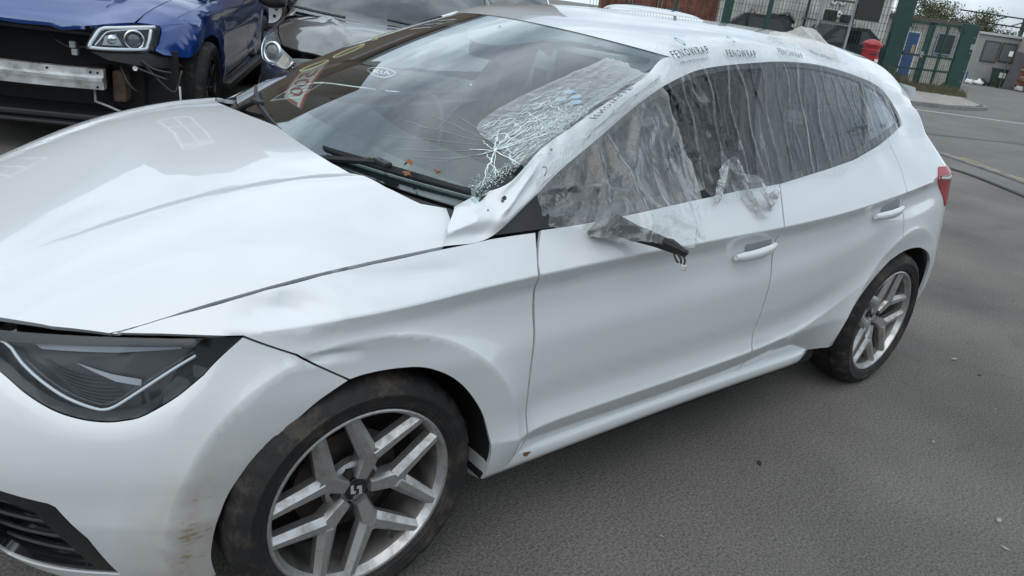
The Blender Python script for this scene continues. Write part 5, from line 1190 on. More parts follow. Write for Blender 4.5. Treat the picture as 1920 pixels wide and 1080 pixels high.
bricks_m = [simple('brick_%d' % i, c, .85, var=.3, vscale=9, bump=.2, bscale=40) for i, c in enumerate([(.24,.10,.065),(.30,.14,.09),(.18,.085,.06),(.38,.28,.22),(.27,.12,.075)])]
bw = tag(stroot('brick_wall', 25.2, 43.6), 'tall old red brick wall at the right edge, patched with pale bricks', 'wall')
m = MB(); m.box((.0,.02,0),(5.0,.5,3.0)); m.build('mortar_bed', brick_base, bw)
bm_ = bpy.data.meshes.new('brick'); _mb = MB().cbox((-.19,-.025,-.055),(.19,.03,.055), .008); bms = []
for mt in bricks_m:
    me = bpy.data.meshes.new('brick'); me.from_pydata(_mb.V, [], _mb.F); me.update(); me.materials.append(mt); bms.append(me)
for r_ in range(23):
    for c in range(6):
        x = .2+c*.40+(.2 if r_ % 2 else 0)
        o = put('brick', bw, bms[int(RNG.integers(0,5))]); o.location = (x, float(RNG.uniform(-.008,.008)), .10+r_*.125)
m = MB(); m.box((2.55,-.02,0),(5.0,.02,3.0)); x_ = m.build('far_brickwork', bricks_m[0], bw)
m = MB(); m.box((-.05,-.06,2.98),(5.0,.56,3.08)); m.build('coping', kerb_m, bw)
wb = tag(stroot('wheelie_bin', 24.58, 44.0), 'green wheeled bin with a white label before the grey cabin', 'bin'); gbin = simple('bin_green', (.035,.06,.045), .5)
m = MB(); m.loft([[(-.24,-.24,.06),(.24,-.24,.06),(.24,.26,.06),(-.24,.26,.06)],[(-.29,-.30,.92),(.29,-.30,.92),(.29,.32,.92),(-.29,.32,.92)]]); m.build('body', gbin, wb)
m = MB(); m.cbox((-.31,-.33,.92),(.31,.36,1.0), .02); m.build('lid', gbin, wb); m = MB(); m.box((-.17,-.315,.52),(.17,-.30,.80)); m.build('label_sheet', disc, wb)
for s_ in (-.25,.25):
    m = MB(); m.lathe([(0,-.03),(.1,-.03),(.1,.03),(0,.03)], 14, 'x', (s_,.28,.1)); m.build('wheel', black_plastic, wb)
def lean(name, a, d, lb, cat, w, h, mat, tilt=8):
    o = tag(stroot(name, a, d), lb, cat); M_ = Matrix.Rotation(math.radians(tilt), 4, 'Y'); m = MB(); m.cbox((-w/2,-.03,0),(w/2,.03,h), .01, M_); m.build('board', mat, o)
    m = MB(); m.box((-w/2,.03,h*.5),(w/2,.06,h*.5+.06), M_); m.build('batten', mat, o); return o
slate = simple('slate_board', (.075,.075,.08), .6, var=.2, vscale=3)
lean('board', 24.75, 43.2, 'tall dark board leaning between the green bin and the brick wall', 'board', .55, 1.95, slate, 6)
lean('board', 26.0, 42.9, 'large dark board standing before the brick wall at the right edge', 'board', 1.0, 1.75, slate, 4)
o = tag(stroot('small_notice', 24.3, 43.1), 'small white notice on top of the leaning dark board', 'notice'); m = MB(); m.cbox((-.10,-.02,1.66),(.10,.02,1.92), .01); m.build('plate', disc, o); m = MB(); m.box((-.02,.02,0),(.02,.05,1.9)); m.build('stake', slate, o)
def bag(a, d, s, mat, lb, cat, seed):
    r_ = np.random.default_rng(seed); bm = bmesh.new(); bmesh.ops.create_icosphere(bm, subdivisions=3, radius=1)
    ph = r_.uniform(0,6,6)
    for v in bm.verts:
        k = 1+.18*math.sin(5*v.co.x+ph[0])*math.sin(4*v.co.y+ph[1])+.12*math.sin(9*v.co.z+ph[2]+3*v.co.x); v.co = Vector((v.co.x*s*1.3*k, v.co.y*s*k, max(-.0, (v.co.z*.7+.55))*s*k))
    me = bpy.data.meshes.new('bag'); bm.to_mesh(me); bm.free(); me.polygons.foreach_set('use_smooth', [True]*len(me.polygons)); me.materials.append(mat); o = tag(put('rubbish_bag', None, me), lb, cat, 'rubbish bags by the cabin'); o.location = st(a, d); return o
bag(23.0,43.8,.20,disc,'white rubbish bag on the ground nearest the blue drum','bag',1); bag(23.45,43.7,.22,disc,'white rubbish bag beside the green bin','bag',2); bag(23.9,44.2,.24,black_plastic,'black rubbish bag between the white bag and the bin','bag',3); bag(25.15,42.8,.2,simple('bag_grey', (.4,.4,.42), .4),'grey rubbish bag beside the yellow tube','bag',4)
o = tag(stroot('drum', 22.95, 44.6), 'blue drum beside the drainpipe of the grey cabin', 'drum', 'blue drums'); m = MB(); m.lathe([(0,0),(.25,0),(.26,.3),(.25,.6),(0,.62)], 20, 'z'); m.build('shell', blue_drum, o, True, 40)
o = tag(stroot('yellow_tube', 25.42, 42.6), 'short bright yellow tube standing by the dark boards', 'tube'); m = MB(); m.lathe([(0,0),(.09,0),(.09,.5),(.07,.52),(0,.52)], 16, 'z'); m.build('tube', simple('tube_yellow', (.60,.42,.02), .5), o, True, 40); m = MB(); m.lathe([(.1,0),(.12,.03),(.1,.05)], 16, 'z'); m.build('foot', black_plastic, o)
# rail structure far right
o = tag(stroot('steel_frame', 27.5, 54.0), 'dark steel roof frame above the brick wall', 'frame'); m = MB()
for z, x0, x1 in ((4.1,-1.2,6),(3.55,.2,6)): m.tube([(x0,0,z),(x1,0,z-.05)], .05, 6)
m.tube([(.6,0,3.5),(2.0,0,4.1)], .04, 6); m.tube([(2.2,0,3.5),(3.6,0,4.1)], .04, 6); m.build('truss', scrap_d, o); m = MB(); m.box((3.0,-.1,0),(3.2,.1,4.1)); m.build('leg', scrap_d, o)
# ---- straggly trees over the sheds
leaf_ms = [simple('leaf_%d' % i, c, .7) for i, c in enumerate([(.075,.090,.030),(.050,.068,.026),(.105,.100,.045)])]
bark = simple('bark', (.10,.08,.06), .9, var=.3)
def tree(a, d, h, w, seed, lb, zb=1.2):
    r_ = np.random.default_rng(seed); o = tag(stroot('tree', a, d), lb, 'tree', 'straggly trees behind the gate'); m = MB(); tips = []
    m.tube([(0,0,0),(.05,0,h*.35),(-.05,.05,h*.62)], [.11,.08,.05], 7)
    for i in range(13):
        z0 = h*(.25+.4*r_.random()); an = r_.uniform(0,6.3); L_ = w*(.4+.6*r_.random()); e = (L_*math.cos(an), L_*math.sin(an)*.6, z0+(h-z0)*(.35+.65*r_.random())); mid = (e[0]*.45, e[1]*.45, z0+(e[2]-z0)*.6); m.tube([(0,0,z0), mid, e], [.04,.025,.01], 5); tips += [mid, e, tuple((np.array(mid)+np.array(e))/2)]
    m.build('trunk', bark, o)
    for k in range(3):
        V = []; F = []
        for t in tips[k::3]:
            for j in range(95):
                c = np.array(t)+r_.normal(0, .26, 3)*np.array([1,.7,.75]); u = r_.normal(0,1,3); u /= np.linalg.norm(u); v = np.cross(u, r_.normal(0,1,3)); v /= np.linalg.norm(v); s = r_.uniform(.035,.085); b = len(V)
                V += [tuple(c-u*s), tuple(c+v*s*.5), tuple(c+u*s), tuple(c-v*s*.5)]; F.append((b,b+1,b+2,b+3))
        mesh('crown', V, F, leaf_ms[k], o)
for i, (a, d, h, w, lb) in enumerate([(21.0,47.5,3.6,1.3,'straggly tree nearest the tall green gate post'),(22.6,49,4.2,1.4,'tallest straggly tree above the gate'),(24.6,51,4.1,1.5,'straggly tree above the left end of the grey cabin'),(26.6,52.5,4.1,1.5,'straggly tree above the shuttered windows of the cabin'),(28.3,53,3.7,1.3,'low straggly tree beside the brick wall top'),(19.6,46.5,3.2,1.0,'small straggly tree half hidden by the tall gate post')]): tree(a, d, h, w, 40+i, lb)
# weeds at the gate foot
r_ = np.random.default_rng(5); V = []; F = []
for i in range(1500):
    a = r_.uniform(11.2,14.4); d = 27.3+.12*(a-12)+r_.normal(0,.22); h = abs(r_.normal(.12,.12))*(1.5 if a < 12.3 else .8)+.03; t = r_.uniform(-.1,.1); w = r_.uniform(.012,.03); p = np.array(st(a, d, .1)); q = _e1*w; tip = p+np.array([0,0,h])+_e1*t
    b = len(V); V += [tuple(p-q), tuple(p+q), tuple(tip+q*.3), tuple(tip-q*.3)]; F.append((b,b+1,b+2,b+3))
wd_ = mesh('weeds', V, F, simple('weed_green', (.10,.092,.05), .8, var=.5, vscale=4)); tag(wd_, 'green and straw coloured weeds along the foot of the gate', 'weeds', None, 'stuff')

# ---- brick works beyond the parked cars (its front shows in the screens and paintwork)
bwk = tag(put('brick_works'), 'long red brick works building with white framed windows beyond the parked cars', 'building'); bwk.location = (4,17,0)
wbr, _n, _b = nodes('works_brick'); setp(_b, rough=.9); _t = _n.nodes.new('ShaderNodeTexCoord'); _mp = _n.nodes.new('ShaderNodeMapping'); _mp.inputs['Rotation'].default_value = (math.radians(90),0,0); _n.links.new(_t.outputs['Object'], _mp.inputs[0])
_k = _n.nodes.new('ShaderNodeTexBrick'); _k.inputs['Color1'].default_value = (.115,.078,.052,1); _k.inputs['Color2'].default_value = (.15,.10,.068,1); _k.inputs['Mortar'].default_value = (.30,.28,.25,1); _k.inputs['Scale'].default_value = 4.4; _k.inputs['Mortar Size'].default_value = .012; _n.links.new(_mp.outputs[0], _k.inputs['Vector']); _n.links.new(_k.outputs[0], _b.inputs['Base Color'])
m = MB(); m.box((-14,0,0),(-2.2,8,6.6)); m.box((2.4,0,0),(13,8,6.9)); m.build('wall', wbr, bwk)
m = MB(); m.prism([(-2.2,0),(2.4,0),(2.4,8.2),(.1,10.0),(-2.2,8.2)], 8, Matrix(((1,0,0,0),(0,0,1,-.3),(0,1,0,0),(0,0,0,1)))); m.build('gable', wbr, bwk)
slm = simple('works_slate', (.06,.062,.068), .7)
m = MB(); m.add([(-14.2,-.3,6.5),(-2.25,-.3,6.5),(-2.25,4,8.6),(-14.2,4,8.6)], [(0,1,2,3)]); m.add([(2.45,-.3,6.8),(13.2,-.3,6.8),(13.2,4,9),(2.45,4,9)], [(0,1,2,3)]); m.build('roof', slm, bwk)
wfm = simple('works_window_white', (.7,.7,.68), .5)
for x, z in [(-9,3.6),(-4.8,3.6),(.1,5.2),(6.8,3.8),(-7.7,1.2),(5.5,1.2)]:
    y0 = -.3 if -2.2 < x < 2.4 else 0
    w_ = put('window', bwk); m = MB(); m.box((x-.5,y0-.02,z),(x+.5,y0-.01,z+1.5)); m.build('pane', black_gloss, w_); m = MB()
    for a_, b_ in (((x-.58,y0-.08,z-.08),(x+.58,y0-.0,z)),((x-.58,y0-.08,z+1.5),(x+.58,y0,z+1.58)),((x-.58,y0-.08,z),(x-.5,y0,z+1.5)),((x+.5,y0-.08,z),(x+.58,y0,z+1.5)),((x-.03,y0-.06,z),(x+.03,y0-.02,z+1.5)),((x-.5,y0-.06,z+.72),(x+.5,y0-.02,z+.78))): m.box(a_, b_)
    m.build('frame', wfm, w_)
# ---- unseen building added behind the camera to darken the doors, mirrored in them
wk = tag(put('shade_building'), 'grey clad building added out of view to darken the near side of the car', 'building'); wk.location = (3,-13,0)
wkm = simple('shade_building_cladding', (.25,.26,.27), .7, var=.15, vscale=1.5)
o_ = ribbed('cladding', 24, 4.6, .3, .05, wkm, wk); o_.location = (12,0,0); o_.rotation_euler = (0,0,math.pi); m = MB(); m.box((-12,-7,0),(12,-.01,4.6)); m.build('core', wkm, wk); m = MB(); m.box((-12.2,-7.2,4.6),(12.2,.2,4.8)); m.build('roof', slm, wk)
for x in (-7,0,7):
    m = MB(); m.box((x-1.6,.06,0),(x+1.6,.10,3.4)); m.build('roller_door', simple('roller_%d' % (x+9), (.10,.11,.13), .6), wk)
# ---------------------------------------------------------------- plastic film, broken glass and small things on the white car
def film_mat(name, haze=.05, gloss=1.0, tint=(.96,.97,.97), bump=.6, bscale=24, milky=(.80,.82,.83), streak=.25):
    m = bpy.data.materials.new(name); m.use_nodes = True; n = m.node_tree; n.nodes.clear(); L = n.links
    o = n.nodes.new('ShaderNodeOutputMaterial'); t = n.nodes.new('ShaderNodeBsdfTransparent'); t.inputs[0].default_value = (*tint,1)
    g = n.nodes.new('ShaderNodeBsdfGlossy'); g.inputs['Roughness'].default_value = .07; g.inputs[0].default_value = (1,1,1,1)
    d = n.nodes.new('ShaderNodeBsdfDiffuse'); d.inputs[0].default_value = (*milky,1); tl = n.nodes.new('ShaderNodeBsdfTranslucent'); tl.inputs[0].default_value = (*milky,1)
    dm = n.nodes.new('ShaderNodeMixShader'); dm.inputs[0].default_value = .4; L.new(d.outputs[0], dm.inputs[1]); L.new(tl.outputs[0], dm.inputs[2])
    tc_ = n.nodes.new('ShaderNodeTexCoord'); mp_ = n.nodes.new('ShaderNodeMapping'); mp_.inputs['Scale'].default_value = (bscale, bscale*.6, bscale*.35); mp_.inputs['Rotation'].default_value = (0,.25,0); L.new(tc_.outputs['Object'], mp_.inputs[0])
    z = n.nodes.new('ShaderNodeTexNoise'); z.inputs['Scale'].default_value = 1; z.inputs['Detail'].default_value = 5; z.inputs['Distortion'].default_value = 1.4; L.new(mp_.outputs[0], z.inputs['Vector'])
    bp = n.nodes.new('ShaderNodeBump'); bp.inputs['Strength'].default_value = bump; bp.inputs['Distance'].default_value = .012; L.new(z.outputs[0], bp.inputs['Height']); L.new(bp.outputs[0], g.inputs['Normal'])
    fr = n.nodes.new('ShaderNodeFresnel'); thin_ior(n, fr, 1.5); L.new(bp.outputs[0], fr.inputs['Normal'])
    mu = n.nodes.new('ShaderNodeMath'); mu.operation = 'MULTIPLY'; mu.use_clamp = True; mu.inputs[1].default_value = 1.7*gloss; L.new(fr.outputs[0], mu.inputs[0])
    a = n.nodes.new('ShaderNodeMixShader'); L.new(mu.outputs[0], a.inputs[0]); L.new(t.outputs[0], a.inputs[1]); L.new(g.outputs[0], a.inputs[2])
    # milky creases, with fold highlights painted in as milky white
    z2 = n.nodes.new('ShaderNodeTexNoise'); z2.inputs['Scale'].default_value = 1.6; z2.inputs['Detail'].default_value = 6; z2.inputs['Roughness'].default_value = .65; z2.inputs['Distortion'].default_value = 2.2; L.new(mp_.outputs[0], z2.inputs['Vector'])
    s1 = n.nodes.new('ShaderNodeMath'); s1.operation = 'SUBTRACT'; s1.inputs[1].default_value = .5; L.new(z2.outputs[0], s1.inputs[0]); s2 = n.nodes.new('ShaderNodeMath'); s2.operation = 'ABSOLUTE'; L.new(s1.outputs[0], s2.inputs[0])
    mr = n.nodes.new('ShaderNodeMapRange'); mr.inputs[1].default_value = 0; mr.inputs[2].default_value = .030; mr.inputs[3].default_value = haze+streak; mr.inputs[4].default_value = haze; L.new(s2.outputs[0], mr.inputs[0])
    at = n.nodes.new('ShaderNodeAttribute'); at.attribute_name = 'crease'; ad = n.nodes.new('ShaderNodeMath'); ad.operation = 'ADD'; ad.use_clamp = True; L.new(mr.outputs[0], ad.inputs[0]); L.new(at.outputs['Fac'], ad.inputs[1])
    c = n.nodes.new('ShaderNodeMixShader'); L.new(ad.outputs[0], c.inputs[0]); L.new(a.outputs[0], c.inputs[1]); L.new(dm.outputs[0], c.inputs[2]); L.new(c.outputs[0], o.inputs[0])
    return m
def film_grid(name, fn, us, vs, mat, parent, cr=None, cut=None):
    U, W = np.meshgrid(us, vs, indexing='ij'); X = fn(U, W); nu, nv = U.shape; F = []
    keep = np.ones(U.shape, bool) if cut is None else cut(U, W)
    for i in range(nu-1):
        for j in range(nv-1):
            if keep[i,j] and keep[i+1,j] and keep[i,j+1] and keep[i+1,j+1]: F.append((i*nv+j,(i+1)*nv+j,(i+1)*nv+j+1,i*nv+j+1))
    o = mesh(name, X.reshape(-1,3), F, mat, parent, True)
    if cr is not None and len(o.data.vertices) == nu*nv:
        at = o.data.attributes.new('crease', 'FLOAT', 'POINT'); at.data.foreach_set('value', np.clip(cr(U, W), -.2, 1).reshape(-1).astype(np.float32))
    return o
ink = simple('film_ink', (.02,.025,.03), .5); ink_g = simple('film_ring', (.08,.22,.23), .4)
def lettering(parent, f, u, v, size, ang=0, body='FENOWRAP', sub=True, ring=0, sx=1.0, mat=None, sy=1.0):
    """print on the film: f(u,v) gives the film; u runs along the text"""
    ca, sa = math.cos(ang), math.sin(ang); e = .004; ku = .008/np.linalg.norm(f(np.array(u+e), np.array(v))-f(np.array(u-e), np.array(v))); kv = .008/np.linalg.norm(f(np.array(u), np.array(v+.012))-f(np.array(u), np.array(v-.012)))*3
    def P(V): 
        A = np.array([(u+(x*ca*sx-y*sa)*ku, v+(x*sa*sx+y*ca*sy)*kv) for x, y, z in V]); X = f(A[:,0], A[:,1]); N = fnormal(f, A[:,0], A[:,1]); N = N*np.where(((X-CEN)*N).sum(-1, keepdims=True) < 0, -1, 1); return X+N*.0025
    V, F = textmesh(body, size, 1.35); mesh('print', P(V), F, mat or ink, parent)
    if sub:
        V, F = textmesh('SUPER-UV PROTECTION PRODUCTS', size*.30, 1.25); V = [(x*.86, y-size*.50, z) for x, y, z in V]; mesh('print', P(V), F, mat or ink, parent)
    if ring:
        V = []; F = []; n = 28
        for i in range(n):
            q = 2*math.pi*i/n
            for r_ in (.30, .44): V.append((size*r_*math.cos(q)*.9, ring*size+size*r_*1.2*math.sin(q), 0))
        F = [(2*i,2*((i+1)%n),2*((i+1)%n)+1,2*i+1) for i in range(n)]; mesh('print_ring', P(V), F, ink_g, parent)
# --- sheet over both door windows, taped to the roof
film1_m = film_mat('window_film', .005, .55, bump=.45, bscale=20, streak=.15)
RIDG = [(1.93,.0,.010,.010),(1.97,.12,.008,.012),(2.02,-.10,.011,.016),(2.07,.05,.012,.012),(2.125,-.05,.010,.011),(2.18,-.16,.010,.018),(2.235,-.28,.010,.013),(2.31,-.05,.009,.010),(2.40,.0,.009,.009),(2.45,-.08,.008,.010),(2.545,.05,.009,.012),(2.58,.10,.008,.011),(2.63,-.03,.010,.018),(2.69,-.16,.010,.012),(2.74,-.30,.009,.010),(2.81,-.34,.008,.009),(2.88,-.30,.007,.009),(2.95,-.27,.007,.009),(3.01,-.25,.006,.008),(3.06,-.2,.006,.008),(3.11,-.2,.006,.008),(3.16,-.2,.005,.007),(3.20,-.2,.005,.007)]
def f1top(x): return np.interp(x, [1.85,1.95,2.03,2.16,2.5,2.75,2.95,3.15,3.3,3.4], [1.44,1.50,1.548,1.52,1.532,1.56,1.585,1.56,1.51,1.43])
def f1bot(x): return np.interp(x, [1.85,1.92,1.98,2.05,2.15,2.3,2.5,2.7,2.85,3.0,3.15,3.27,3.4], [.955,.962,.945,.93,.955,.968,.985,.985,1.02,1.045,1.068,1.092,1.11])
def f1wr(x, q):
    tq = np.clip((q-zbelt(x))/.42, -.2, 1.3); h = 0; sp = sst(1.30,1.05,q)
    for x0, sl, a, w in RIDG:
        xc = x0+sl*(tq-1)*.35+.010*np.sin(q*23+x0*40); h = h+a*.75*np.exp(-((x-xc)/(w*.5))**2)*(.35+.65*np.sin(np.clip(tq,0,1)*2.4+.5))
    cr = sst(2.12,1.90,x)
    h = h*.75 + (.0012+.016*cr)*(ridged(x*16+q*3, q*7, 3)-.3) + .0015*(ridged(x*30, q*22, 2)-.3)
    return h*(1-.82*sst(1.29,1.34,q))
def f1line(x, q):
    tq = np.clip((q-zbelt(x))/.42, -.2, 1.3); c = 0
    for i, (x0, sl, a, w) in enumerate(RIDG):
        if i % 5 in (1, 3): continue
        xc = x0+sl*(tq-1)*.35+.010*np.sin(q*23+x0*40); on = sst(-.05,.15,tq)*(1-sst(.75,1.05,tq))*(.35+.65*vnoise(tq*3+i*7, i)); c = np.maximum(c, (.35+.6*_perm[i,3])*np.exp(-((x-xc)/.0034)**2)*on)
    return c
def film1(x, q):
    x = np.asarray(x, float); q = np.asarray(q, float); X = side(x, q); N = fnormal(side, x, q); N = N*np.where(N[...,1:2] > 0, -1, 1)
    return X+N*(.009+f1wr(x, q))[...,None]
f1 = tag(put('window_film'), 'crumpled clear film printed FENOWRAP taped over the two door windows and roof edge', 'plastic film')
xs = np.linspace(1.86, 3.30, 620)
def f1uv(u, v): 
    q = f1bot(u)+(f1top(u)+.012*np.sin(u*60)-f1bot(u))*v + np.where(v > .97, .010*(vnoise(u*25, 3)-.5), 0); return film1(u, q)
def f1cr(u, v):  # pleat lines and steep folds whitened to paint their highlights
    q = f1bot(u)+(f1top(u)-f1bot(u))*v; h = f1wr(u, q); hx = f1wr(u+.004, q)-f1wr(u-.004, q); hq = f1wr(u, q+.004)-f1wr(u, q-.004); g = np.hypot(hx, hq*.7)/.008
    c2 = np.clip((ridged(u*9+q*2.5, q*3.2-u, 2)-.60)*2.2, 0, .40)*(.06+.75*sst(2.25,1.95,u))*(1-sst(1.27,1.33,q)); c3 = np.clip((ridged(u*21+3, q*5+u*4, 2)-.78)*3, 0, .22)*(1-sst(1.27,1.33,q))*sst(.25,.6,vnoise(u*5, q*4+3)); return np.maximum(c2, c3)+f1line(u, q)*.8+np.clip((g-.60)*.15, 0, .28)+.08*sst(.985,1,v)+.10*sst(.03,.0,v)
film_grid('sheet', f1uv, xs, np.linspace(0,1,130), film1_m, f1, f1cr)
white_film = film_mat('taped_film', .10, .8, bump=.3, bscale=30, streak=.12)
for args in ((1.992,1.362,.026,.05,'FENOWRAP',True,1.5),(2.228,1.346,.023,0,'FENOWRAP',False,2.1),(2.525,1.392,.023,0,'FENOWRAP',False,2.1),(2.775,1.470,.023,0,'FENOWRAP',False,0),(2.905,1.098,.024,.10,'FENOWRAP',True,1.6),(3.12,1.112,.020,.1,'FENO',False,0),(2.095,1.045,.028,0,'ED',True,0),(2.115,1.005,.020,.0,'P',False,0),(1.905,1.02,.024,.1,'WRAP',True,0)):
    u, v, s_, an, body, sub, ring = args; lettering(f1, film1, u, v, s_, an, body, sub, ring, sy=1.6 if v > 1.3 else 1.15)
# loose flap standing up from the roof edge
fl = tag(put('film_flap'), 'pale flap of film standing up from the roof edge above the rear door', 'plastic film')
p0, p1, p2 = [film1(np.array(a), np.array(b)) for a, b in ((2.52,1.555),(2.99,1.50),(2.74,1.56))]
V = []; nU, nV = 22, 12
for i in range(nU):
    t = i/(nU-1); b = p0*(1-t)+p1*t+np.array([0,0,.004]); hgt = .085*(1-abs(2*t-1.05)**1.3)
    for j in range(nV):
        f = j/(nV-1); V.append(tuple(b+np.array([.05*f,.07*f+.012*math.sin(t*14)*f,hgt*max(0,f)**.8+.006*math.sin(t*25+f*5)])))
mesh('sheet', V, [(i*nV+j,(i+1)*nV+j,(i+1)*nV+j+1,i*nV+j+1) for i in range(nU-1) for j in range(nV-1)], film_mat('flap_film', .45, .8, milky=(.78,.74,.70)), fl, True)
# crumpled tail of the sheet at the door top
tl_ = tag(put('film_tail'), 'twisted torn tail of film lying on the front door ledge', 'plastic film')
V = []; nU, nV = 40, 16
for i in range(nU):
    t = i/(nU-1); x = 1.95+.33*t; c = side(np.array(x), np.array(.965+.03*math.sin(t*6)))
    for j in range(nV):
        f = j/(nV-1)*2-1; w = .055*(1-abs(2*t-.7)**2*.45); V.append((c[0]+.010*math.sin(f*9+t*20), c[1]-.012-.022*abs(math.sin(f*5+t*17))-.015*math.cos(t*9), c[2]-.005+w*f*.9+.012*math.sin(t*30+f*4)))
mesh('sheet', V, [(i*nV+j,(i+1)*nV+j,(i+1)*nV+j+1,i*nV+j+1) for i in range(nU-1) for j in range(nV-1)], film_mat('tail_film', .22, 1.2, bscale=40, streak=.3), tl_, True)
# --- loose sheet round the windscreen pillar
ROWS = [[(1.281,-.712,1.038),(1.295,-.714,1.044),(1.294,-.730,1.040),None,(1.301,-.767,.978),(1.303,-.787,.945),(1.301,-.804,.916),(1.306,-.819,.893)],
[(1.295,-.618,1.064),(1.324,-.668,1.069),(1.361,-.699,1.079),None,(1.403,-.741,1.038),(1.414,-.781,.977),(1.42,-.818,.918),(1.433,-.846,.871)],
[(1.318,-.493,1.099),(1.384,-.608,1.109),(1.471,-.684,1.132),None,(1.547,-.706,1.102),(1.574,-.770,1.008),(1.59,-.829,.914),(1.609,-.868,.842)],
[(1.508,-.478,1.189),(1.566,-.590,1.192),(1.619,-.655,1.198),None,(1.698,-.674,1.176),(1.726,-.747,1.055),(1.729,-.828,.925),(1.756,-.874,.828)],
[(1.803,-.478,1.301),(1.801,-.548,1.286),(1.810,-.617,1.273),None,(1.839,-.650,1.240),(1.865,-.713,1.121),(1.860,-.805,.972),(1.858,-.869,.856)]]
BUL = [.004,.005,.006,.010,.012,.016,.035,.020]; LIFT = [[0]*8,[0,0,0,0,0,.0,.015,.03],[0,0,0,0,.0,.01,.06,.06],[0,0,0,0,.0,.005,.04,.075],[0,0,0,0,0,.0,.01,.02]]
GR = np.zeros((5,8,3))
for i in range(5):
    for j in range(8):
        if ROWS[i][j] is None: continue
        GR[i,j] = ROWS[i][j]
    a, b = np.array(ROWS[i][2]), np.array(ROWS[i][4]); GR[i,3] = (a+b)/2+np.array([-.35,-.75,.55])*.032
    for j in range(8):
        nrm = np.array([-.40,.0,.92]) if j < 3 else (np.array([-.3,-.7,.65]) if j == 3 else np.array([0,-.9,.42])); GR[i,j] += nrm*(BUL[j]+LIFT[i][j])
def crom(P, t):
    n = P.shape[0]-1; t = np.clip(t, 0, 1)*n; i = np.clip(np.floor(t).astype(int), 0, n-1); f = (t-i)[...,None]
    g = lambda k: P[np.clip(k, 0, n)]
    p0, p1, p2, p3 = g(i-1), g(i), g(i+1), g(i+2); p0 = np.where((i == 0)[...,None], 2*p1-p2, p0); p3 = np.where((i == n-1)[...,None], 2*p2-p1, p3)
    return .5*(2*p1+(-p0+p2)*f+(2*p0-5*p1+4*p2-p3)*f*f+(-p0+3*p1-3*p2+p3)*f**3)
def f2base(u, v):
    u = np.asarray(u, float); v = np.asarray(v, float); u, v = np.broadcast_arrays(u, v); sh = u.shape; uf, vf = u.ravel(), v.ravel()
    cols = np.stack([crom(GR[:,j], uf) for j in range(8)], 0)   # 8,N,3
    n = 7; t = np.clip(vf, 0, 1)*n; i = np.clip(np.floor(t).astype(int), 0, n-1); f = (t-i)[:,None]; k = np.arange(len(uf)); g = lambda q: cols[np.clip(q, 0, n), k]
    p1, p2 = g(i), g(i+1); p0 = np.where((i == 0)[:,None], 2*p1-p2, g(i-1)); p3 = np.where((i == n-1)[:,None], 2*p2-p1, g(i+2))
    return (.5*(2*p1+(-p0+p2)*f+(2*p0-5*p1+4*p2-p3)*f*f+(-p0+3*p1-3*p2+p3)*f**3)).reshape(sh+(3,))
def f2wr(u, v):
    win = sst(.52,.66,v); base = .0035+.014*win
    h = base*(ridged(u*4.4+v*3.6, v*3.0-u*1.4, 3)-.35)*1.5 + .0035*(ridged(u*13+3, v*16, 2)-.3)
    for (a, b, c, w, am) in ((1.6,1.0,1.34,.035,.016),(1.0,.9,.98,.03,.014),(.2,1.0,.80,.03,.012),(-.5,1.0,.55,.02,.008),(2.2,.6,1.55,.04,.014),(.6,1.0,1.05,.022,.012)):
        h = h+am*win*np.exp(-((a*u+b*v-c)/w)**2)
    return h
def film2(u, v):
    X = f2base(u, v); e = .004; N = np.cross(f2base(u+e, v)-f2base(u-e, v), f2base(u, v+e)-f2base(u, v-e)); N /= np.maximum(np.linalg.norm(N, axis=-1, keepdims=True), 1e-9)
    s_ = np.where(((X-np.array([1.9,0,.6]))*N).sum(-1, keepdims=True) < 0, -1, 1); return X+N*s_*f2wr(np.asarray(u, float), np.asarray(v, float))[...,None]
def f2cr(u, v):
    e = .006; hx = (f2wr(u+e, v)-f2wr(u-e, v))/(2*e*.75); hq = (f2wr(u, v+e)-f2wr(u, v-e))/(2*e*.6); g = np.hypot(hx, hq)
    ed = np.minimum(np.minimum(u, 1-u), np.minimum(v, 1-v)); return np.clip((g-.60)*.20, 0, .26)+.05*sst(.012,.0,ed)+.18*sst(.93,1.0,u)+.12*sst(.82,1.0,v)+.05*sst(.4,.55,v)-.13*sst(.43,.32,v)*sst(.9,.8,u)+.30*sst(.84,.97,u)*sst(.50,.30,v)+.04*sst(.75,.9,v)
def f2cut(u, v):
    jag = .012*np.sin(u*40)+.02*(vnoise(u*14, 9)-.5); lim = .985+jag-.10*sst(.30,.05,u)-.06*sst(.80,.97,u)*sst(.7,.8,u); return (v <= lim) & (u <= .992+.012*(vnoise(v*22,4)-.5)*2) & (v >= .0)
f2 = tag(put('pillar_film'), 'loose wrinkled film draped over the crumpled windscreen pillar and hanging down the front door', 'plastic film')
film2_m = film_mat('pillar_film', .006, 1.2, bump=.55, bscale=20, streak=.11)
film_grid('sheet', film2, np.linspace(0,1,190), np.linspace(0,1,170), film2_m, f2, f2cr, f2cut)
lettering(f2, film2, .70, .34, .030, -.05, 'FENOWRAP', True, 0)
def f2flip(a, b):
    X = f2base(a, 1.0-np.asarray(b, float)); return X+np.array([0,-.9,.42])*.012      # upright print on the hanging side
for (u, v, s_, body, sub, ring) in ((.52,.70,.028,'FENOWRAP',True,0),(.88,.74,.030,'FEN',True,0),(.10,.70,.026,'WRAP',False,0)):
    if body: lettering(f2, f2flip, u, 1-v, s_, .10, body, sub, ring)
V = []; F = []; n = 22
for i in range(n):
    q = math.pi*(-.5+1.2*i/(n-1))
    for r_ in (.026,.036): V.append((.10+r_*math.cos(q)*.8, .46+r_*math.sin(q), 0))
